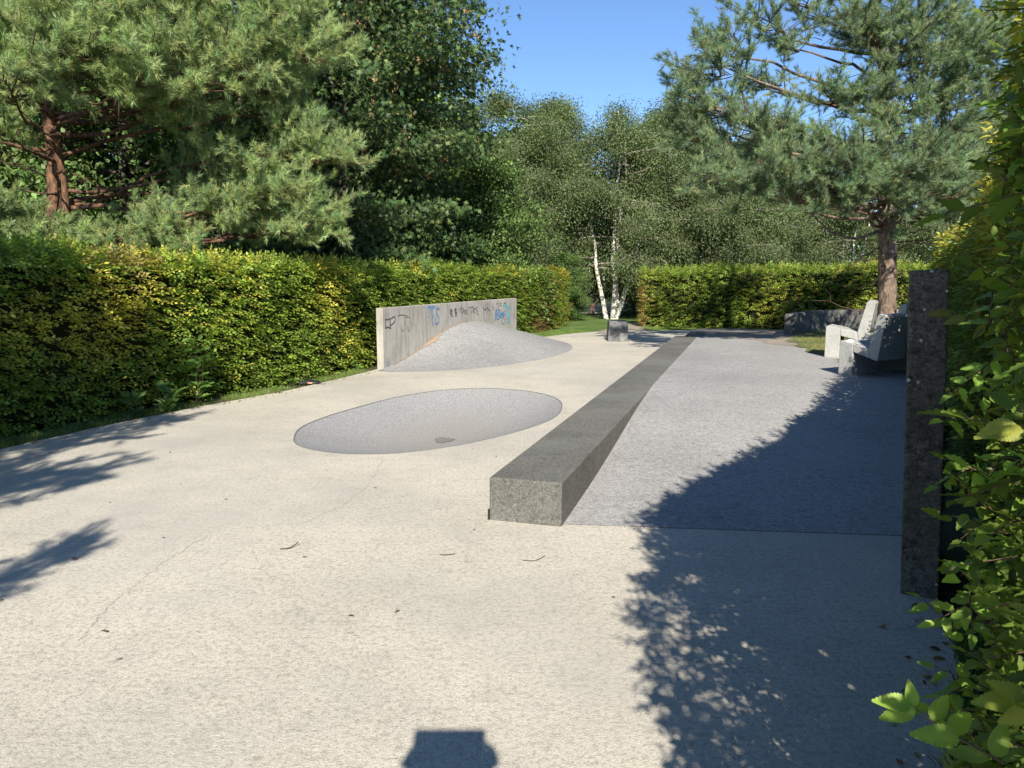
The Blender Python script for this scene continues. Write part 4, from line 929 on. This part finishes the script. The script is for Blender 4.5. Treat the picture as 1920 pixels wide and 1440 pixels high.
# ------------------------------------------------------------------ grass and weeds
def blades(name, pts, hgt, cols, wts, seed, label, wdt=.006, lean=.35, kind='stuff'):
    r = np.random.default_rng(seed); n = len(pts); tv = np.array([[-.5, 0, 0], [.5, 0, 0], [.32, .5, .08], [-.32, .5, .08], [0, 1, .3]]); 
    ax = r.normal(size=(n, 3)) * lean + [0, 0, 1]; nm = r.normal(size=(n, 3)); nm[:, 2] = 0
    h = hgt * r.uniform(.4, 1.2, n); sc_ = np.stack([np.full(n, wdt) * r.uniform(.6, 1.4, n), h, h], -1)
    bg2 = Bag(); fr = frames(ax, nm); T0 = col_mix(cols, wts, n, r, .2); V, F4_, T = scatter(tv, np.array([[0, 1, 2, 3]]), pts, fr, sc_, T0); F3_ = (np.array([[3, 2, 4]])[None] + (np.arange(n) * 5)[:, None, None]).reshape(-1, 3)
    me = np_mesh(name, V, [F4_, F3_], T); o_ = link(name, me, M['grass']); tag(o_, label, "grass", None, kind); return o_
def along(path, n, lo, hi, side, r, z=-.02, clump=None):
    _, _, L = path_eval(path, np.array([0.])); s = r.uniform(0, L, n)
    if clump is not None: s = s[r.uniform(0, 1, n) < clump(s)]
    P2, t, _ = path_eval(path, s); nl = np.stack([-t[:, 1], t[:, 0]], -1) * side; q = P2 + nl * r.uniform(lo, hi, len(s))[:, None]; return np.c_[q, np.full(len(s), z)]
r = np.random.default_rng(9); gw = Wave(.5, 5)
GC = [(.12, .20, .04), (.17, .25, .06), (.28, .26, .12)]
VERGE = [(-6.2, 3.0), (-5.75, 5.0), (-4.83, 7.0), (-4.47, 8.1), (-3.98, 9.25), (-3.27, 10.6), (-2.8, 11.9), (-2.45, 13.0)]
p1 = along(VERGE, 26000, -.03, .34, +1, r, -.025); k_ = gw(p1) + r.normal(size=len(p1)) * .4 > -.35; p1 = p1[k_]
blades("grass", p1, .075, GC, [3, 2, 1.4], 1, "ragged grass strip along the foot of the left hedge")
p2 = along([(.2, 19.45), (1.05, 20.7), (1.75, 21.65), (2.4, 22.2)], 12000, -.02, 1.0, +1, r, -.02)
p3 = along([(4.2, 22.9), (5.6, 23.1), (7.4, 22.0)], 9000, 0.0, 1.3, +1, r, -.02)
blades("grass", np.concatenate([p2, p3]), .07, GC, [4, 3, .6], 2, "bright grass verge at the far end of the plaza beside the hedge opening", .009)
q = r.uniform([5.2, 12.5], [9.6, 19.5], (40000, 2)); q = q[inside(q, [(5.15, 13.2), (5.5, 12.2), (6.2, 11.3), (7.8, 13.4), (9.8, 17), (9.3, 19.6), (7.6, 18.9), (6.5, 17.2), (5.85, 15.9), (5.45, 14.4)])]; wv = Wave(1.0, 12); q = q[wv(np.c_[q, q[:, :1] * 0]) + r.normal(size=len(q)) * .5 > .0]
blades("grass", np.c_[q, np.full(len(q), .285)], .05, [(.15, .20, .05), (.30, .27, .11), (.20, .22, .07)], [2, 2, 2], 3, "sparse dry grass round the concrete chairs and pine", .007)
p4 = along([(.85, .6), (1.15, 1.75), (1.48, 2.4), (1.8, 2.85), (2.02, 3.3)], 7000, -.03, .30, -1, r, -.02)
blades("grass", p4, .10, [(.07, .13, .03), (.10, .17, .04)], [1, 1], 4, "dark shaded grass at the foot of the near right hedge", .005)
def litter(name, pts, size, seed, label, cols=((.22, .13, .06), (.30, .21, .09), (.15, .09, .05), (.34, .30, .10))):
    r = np.random.default_rng(seed); n = len(pts); nm = r.normal(size=(n, 3)) * .35 + [0, 0, 1]; V, Fc, T = scatter(LEAF_HI[0], LEAF_HI[1], pts + [0, 0, .006], frames(r.normal(size=(n, 3)) * [1, 1, .15], nm), size * r.uniform(.5, 1.2, n), col_mix(cols, [3, 2, 3, 1], n, r))
    o_ = link(name, np_mesh(name, V, Fc, T), M['hornbeam']); tag(o_, label, "leaf litter", None, 'stuff')
EDGE_R = [(.76, .4), (1.05, 1.5), (1.40, 2.25), (1.86, 3.0), (2.08, 3.55)]
q1 = along(EDGE_R, 420, -.30, .0, -1, r, -.025); q2 = along(EDGE_R, 55, .0, .2, +1, r, .0)
litter("leaf_litter", np.concatenate([q1, q2]), .05, 5, "brown fallen leaves along the foot of the near right hedge")
q1 = along(VERGE, 500, -.22, .1, +1, r, .0); q1[:, 2] = .0
litter("leaf_litter", q1, .035, 6, "small dry leaves strewn along the concrete edge below the left hedge")
# tall weed with large leaves by the left hedge, and a dock clump
def weed(loc, h, n, lf, label, seed, colr, upr=.4):
    r = np.random.default_rng(seed); root = empty("weed_plant", loc); tag(root, label, "weed"); tb = Bag(); lb = Bag()
    for sidx in range(max(1, n // 9)):
        e = np.array([r.normal() * .12, r.normal() * .10, h * r.uniform(.7, 1)]); P = pts_between((r.normal() * .03, r.normal() * .03, 0), e, 8, r, .15); tb.tube(P, np.linspace(.006, .002, 8), 5)
        m = 9; idx = r.integers(1, 8, m); az = np.arange(m) * 2.4; ax = np.stack([np.cos(az), np.sin(az), r.normal(size=m) * .2 + upr], -1)
        V, Fc, T = scatter(LEAF_HI[0], LEAF_HI[1], P[idx], frames(ax, np.tile([0, -.4, 1.], (m, 1)) + r.normal(size=(m, 3)) * .2), lf * r.uniform(.6, 1.1, m), np.clip(np.array([colr]) * r.uniform(.8, 1.2, (m, 1)), 0, 1)); lb.add(V, Fc, T)
    link("stem", tb.mesh("stem"), M['twig'], root); link("leaves", lb.mesh("leaves"), M['hornbeam'], root); return root
weed((-3.96, 9.62, -.02), .85, 40, .17, "tall fresh green weed with large leaves against the left hedge", 31, (.17, .30, .07))
weed((-4.1, 9.0, -.02), .30, 27, .20, "low broad leaved weed clump at the left hedge's foot", 32, (.15, .25, .08), .9)
weed((-4.35, 8.75, -.02), .28, 18, .17, "small weed clump left of the broad leaved weeds", 33, (.13, .22, .07), .9)
weed((-3.2, 11.35, -.02), .14, 27, .08, "low creeping weed beside the dropped black bag", 34, (.18, .28, .07), .5)
weed((-2.62, 13.0, -.02), .22, 27, .09, "small weed tuft at the near end of the graffiti wall", 35, (.15, .27, .06), .6)
# litter
lt = blob("black_bag", .11, plain("black_film", (.02, .02, .024), .35, .5, .2), (-3.10, 11.42, .02), 8, (1.5, .8, .35), .4); tag(lt, "flattened black plastic bag with orange scrap at the plaza edge", "litter")
o_ = blob("orange_scrap", .03, plain("orange_paper", (.65, .32, .2), .8), (-2.98 + 3.10 - .03, -.11, .005), 9, (1.3, .7, .4), .3, 2); o_.parent = lt

def litter_leaf(loc, size, colr, label, rz, group="small dry leaves and chips on the pale concrete"):
    me = np_mesh("fallen_leaf", LEAF_HI[0] * size + np.array([0, 0, .004]) + np.array([0, 0, 1]) * size * .14, LEAF_HI[1], np.tile(colr, (len(LEAF_HI[0]), 1)))
    o_ = link("fallen_leaf", me, M['hornbeam']); o_.location = loc; o_.rotation_euler = (R(6), R(5), rz); tag(o_, label, "fallen leaf", group); return o_
litter_leaf((-2.48, 4.17, .0), .045, (.22, .09, .05), "reddish brown leaf on the concrete near the left branch shadows", .4)
litter_leaf((-.75, 3.45, .0), .03, (.13, .11, .09), "small dark leaf on the crack in the middle of the concrete", 1.4)
litter_leaf((-.54, 3.51, .0), .032, (.20, .18, .15), "small grey leaf just right of the crack", 2.4)
litter_leaf((-1.83, 3.28, .0), .04, (.15, .13, .10), "grey brown leaf on the concrete lower left", 1.1)
litter_leaf((-3.0, 11.2, .0), .05, (.18, .16, .12), "dull leaf on the concrete just below the black bag", .6)
gsm = "small dark chips scattered on the pale concrete"; r = np.random.default_rng(66)
chip_me = None
for k in range(34):
    x, y = r.uniform(-3.2, 1.4), r.uniform(2.5, 7.0) if k < 20 else r.uniform(7, 16)
    if inside(np.array([[x, y]]), BOWL)[0] or ((np.array([x, y]) - BAR0) @ BN > -.1 and y > 4.8): continue
    if x < -4.8 + (y - 7) * .4: continue
    if chip_me is None:
        o_ = blob("stone_chip", .009, plain("chip", (.13, .11, .09), .9), (x, y, .004), 3, (1.4, .8, .5), .3, 1); chip_me = o_.data
    else: o_ = link("stone_chip", chip_me); o_.location = (x, y, .004)
    s_ = r.uniform(.5, 1.3); o_.scale = (s_, s_, s_); o_.rotation_euler = (0, 0, r.uniform(0, 6)); tag(o_, "tiny dark chip lying on the pale concrete", "stone chip", gsm)
def stick(pts, rad, label):
    b_ = np.array(pts[0]); bg3 = Bag(); bg3.tube(smoothline([np.array(p_) - b_ for p_ in pts], 4), rad, 5); o_ = link("twig", bg3.mesh("twig"), M['twig']); o_.location = pts[0]; tag(o_, label, "twig")
stick([(-1.37, 4.36, .004), (-1.31, 4.37, .010), (-1.28, 4.43, .02)], .0035, "short brown twig on the concrete left of the bar")
stick([(.06, 4.18, .004), (.13, 4.17, .006), (.19, 4.24, .008)], .002, "thin bent twig on the concrete in front of the bar")
stick([(-.42, 4.27, .004), (-.38, 4.26, .006), (-.33, 4.28, .005)], .0028, "stubby twig on the concrete left of the bar's near end")

# ------------------------------------------------------------------ park table and people
wm = plain("white_rail", (.75, .75, .72), .6); tbw = empty("park_bench", (4.75, 42.6, -.87)); tag(tbw, "low white railed park bench far back in the hedge opening", "bench")
def slab(name, w_, d_, h_, loc, mat, parent, bev=.005): o_ = bm_obj(name, box_bm(w_, d_, h_, bev, 1), mat, parent); o_.location = loc; return o_
slab("seat", 2.1, .40, .06, (0, 0, .42), wm, tbw)
slab("rail", 2.1, .05, .07, (0, -.16, .20), wm, tbw); slab("rail", 2.1, .05, .06, (0, -.16, .02), wm, tbw)
for sx in (-1.02, 1.02): slab("leg", .06, .36, .42, (sx, 0, 0), wm, tbw)

def body(joints, edges, radii, name, mat, parent=None, sub=2):
    me = bpy.data.meshes.new(name); me.from_pydata(joints, edges, []); o_ = link(name, me, mat, parent)
    md_ = o_.modifiers.new("skin", 'SKIN'); md_.use_smooth_shade = True
    for k, rr in enumerate(radii): me.skin_vertices[0].data[k].radius = (rr, rr) if not isinstance(rr, tuple) else rr
    me.skin_vertices[0].data[0].use_root = True
    sb = o_.modifiers.new("sub", 'SUBSURF'); sb.levels = sub; sb.render_levels = sub; return o_
skin = plain("skin", (.50, .30, .21), .6); darkcl = plain("dark_cloth", (.03, .035, .05), .9); pinkcl = plain("mauve_cloth", (.30, .20, .24), .9); hairm = plain("hair", (.05, .03, .02), .7)
def person(loc, rz, label, arms, legw=.09, top=darkcl, bottom=pinkcl, h=1.72, scale=1.0):
    root = empty("person", loc, rz); root.scale = (scale,) * 3; tag(root, label, "person")
    J = [(0, 0, .93), (0, 0, 1.08), (0, 0, 1.25), (0, 0, 1.40), (0, 0, 1.48), (0, -.01, 1.55), (0, -.015, 1.63), (0, 0, 1.70)]
    E = [(k, k + 1) for k in range(7)]; Rr = [(.155, .11), (.13, .10), (.15, .11), (.14, .09), .055, .07, (.078, .095), .06]
    for sx in (-1, 1):
        b = len(J); J += [(sx * .09, 0, .86), (sx * .10, -.02, .50), (sx * .11, .01, .10), (sx * .115, -.14, .035)]; E += [(0, b), (b, b + 1), (b + 1, b + 2), (b + 2, b + 3)]; Rr += [.085, .058, .04, (.04, .03)]
        b = len(J); A = arms[0 if sx < 0 else 1]; J += [(sx * .18, 0, 1.40), A[0], A[1], A[2]]; E += [(3, b), (b, b + 1), (b + 1, b + 2), (b + 2, b + 3)]; Rr += [.06, .042, .03, .034]
    bo = body(J, E, Rr, "body", skin, root)
    # clothes: shirt over torso and upper arms, shorts, shoes, hair
    sj = [(0, 0, .95), (0, 0, 1.1), (0, 0, 1.26), (0, 0, 1.39), (0, 0, 1.45)]; se = [(k, k + 1) for k in range(4)]; sr = [(.17, .125), (.148, .115), (.168, .125), (.158, .105), .07]
    for sx in (-1, 1):
        A = arms[0 if sx < 0 else 1]; b = len(sj); up_ = np.array((sx * .18, 0, 1.40)); el_ = np.array(A[0]); sj += [tuple(up_), tuple(up_ + (el_ - up_) * .65)]; se += [(3, b), (b, b + 1)]; sr += [.075, .062]
    body(sj, se, sr, "shirt", top, root)
    pj = [(0, 0, .98), (0, 0, .90)]; pe = [(0, 1)]; pr = [(.165, .122), (.17, .125)]
    for sx in (-1, 1): b = len(pj); pj += [(sx * .09, 0, .84), (sx * .10, -.015, .50)]; pe += [(1, b), (b, b + 1)]; pr += [.102, .085]
    body(pj, pe, pr, "trousers", bottom, root)
    hb = blob("hair", .105, hairm, (0, .015, 1.69), 3, (.9, 1.05, .85), .04, 3); hb.parent = root
    for sx in (-1, 1):
        for (nm_, p_, sz_, mt) in (("eye", (sx * .032, -.093, 1.645), (.6, .4, .4), hairm), ("ear", (sx * .082, .0, 1.63), (.3, .6, 1.1), skin)):
            e_ = blob(nm_, .02, mt, p_, 1, sz_, 0, 2); e_.parent = root
    e_ = blob("nose", .02, skin, (0, -.11, 1.615), 1, (.6, .9, 1), 0, 2); e_.parent = root
    return root, bo
arms_down = (((-.25, .02, 1.12), (-.26, -.03, .88), (-.26, -.05, .80)), ((.25, .02, 1.12), (.26, -.03, .88), (.26, -.05, .80)))
person((4.38, 42.0, -.86), R(10), "person in dark top and mauve trousers standing before the white bench", arms_down)

# the photographer, standing right behind the camera and holding up a tablet: the shadow at the bottom edge
fy = .42
hold = (((-.33, .20, 1.22), (-.30, .36, 1.52), (-.295, fy - .02, 1.685)), ((.23, .20, 1.22), (.06, .36, 1.52), (-.015, fy - .02, 1.685)))
root_p, _ = person((0, -.50, 0), 0, "photographer in dark clothes holding a tablet up at the camera position", hold, bottom=darkcl, scale=1.0)
for ch in root_p.children:
    if ch.name.startswith(("eye", "nose")): ch.location.y *= -1
def hand(side, wrist, parent):
    w_ = np.array(wrist, float); J = [tuple(w_), tuple(w_ + [0, .012, .035])]; E = [(0, 1)]; Rr = [.026, (.034, .016)]
    for k in range(4):
        b = len(J); o1 = np.array([-side * .006 + side * 0, -.0, 0]); base = w_ + [(k - 1.5) * .004, .03, .03 + (k - 1.5) * .021]; J += [tuple(base), tuple(base + [-side * .03, .028, .004]), tuple(base + [-side * (.058 - .006 * abs(k - 1.3)), .022, .004])]; E += [(1, b), (b, b + 1), (b + 1, b + 2)]; Rr += [.0095, .0085, .0075]
    b = len(J); J += [tuple(w_ + [-side * .02, -.012, .03]), tuple(w_ + [-side * .05, -.014, .055])]; E += [(0, b), (b, b + 1)]; Rr += [.012, .009]
    return body(J, E, Rr, "hand", skin, parent, 1)
hand(-1, (-.295, fy - .02, 1.685), root_p); hand(1, (-.015, fy - .02, 1.685), root_p)
bm = box_bm(.25, .008, .172, .003, 2); tabm = bm_obj("tablet", bm, plain("grey_metal", (.12, .12, .13), .35, .5)); tabm.location = (-.165, -.06, 1.635); tabm.rotation_euler = (R(-8), 0, 0)
tag(tabm, "grey tablet held up in the photographer's hands", "tablet")
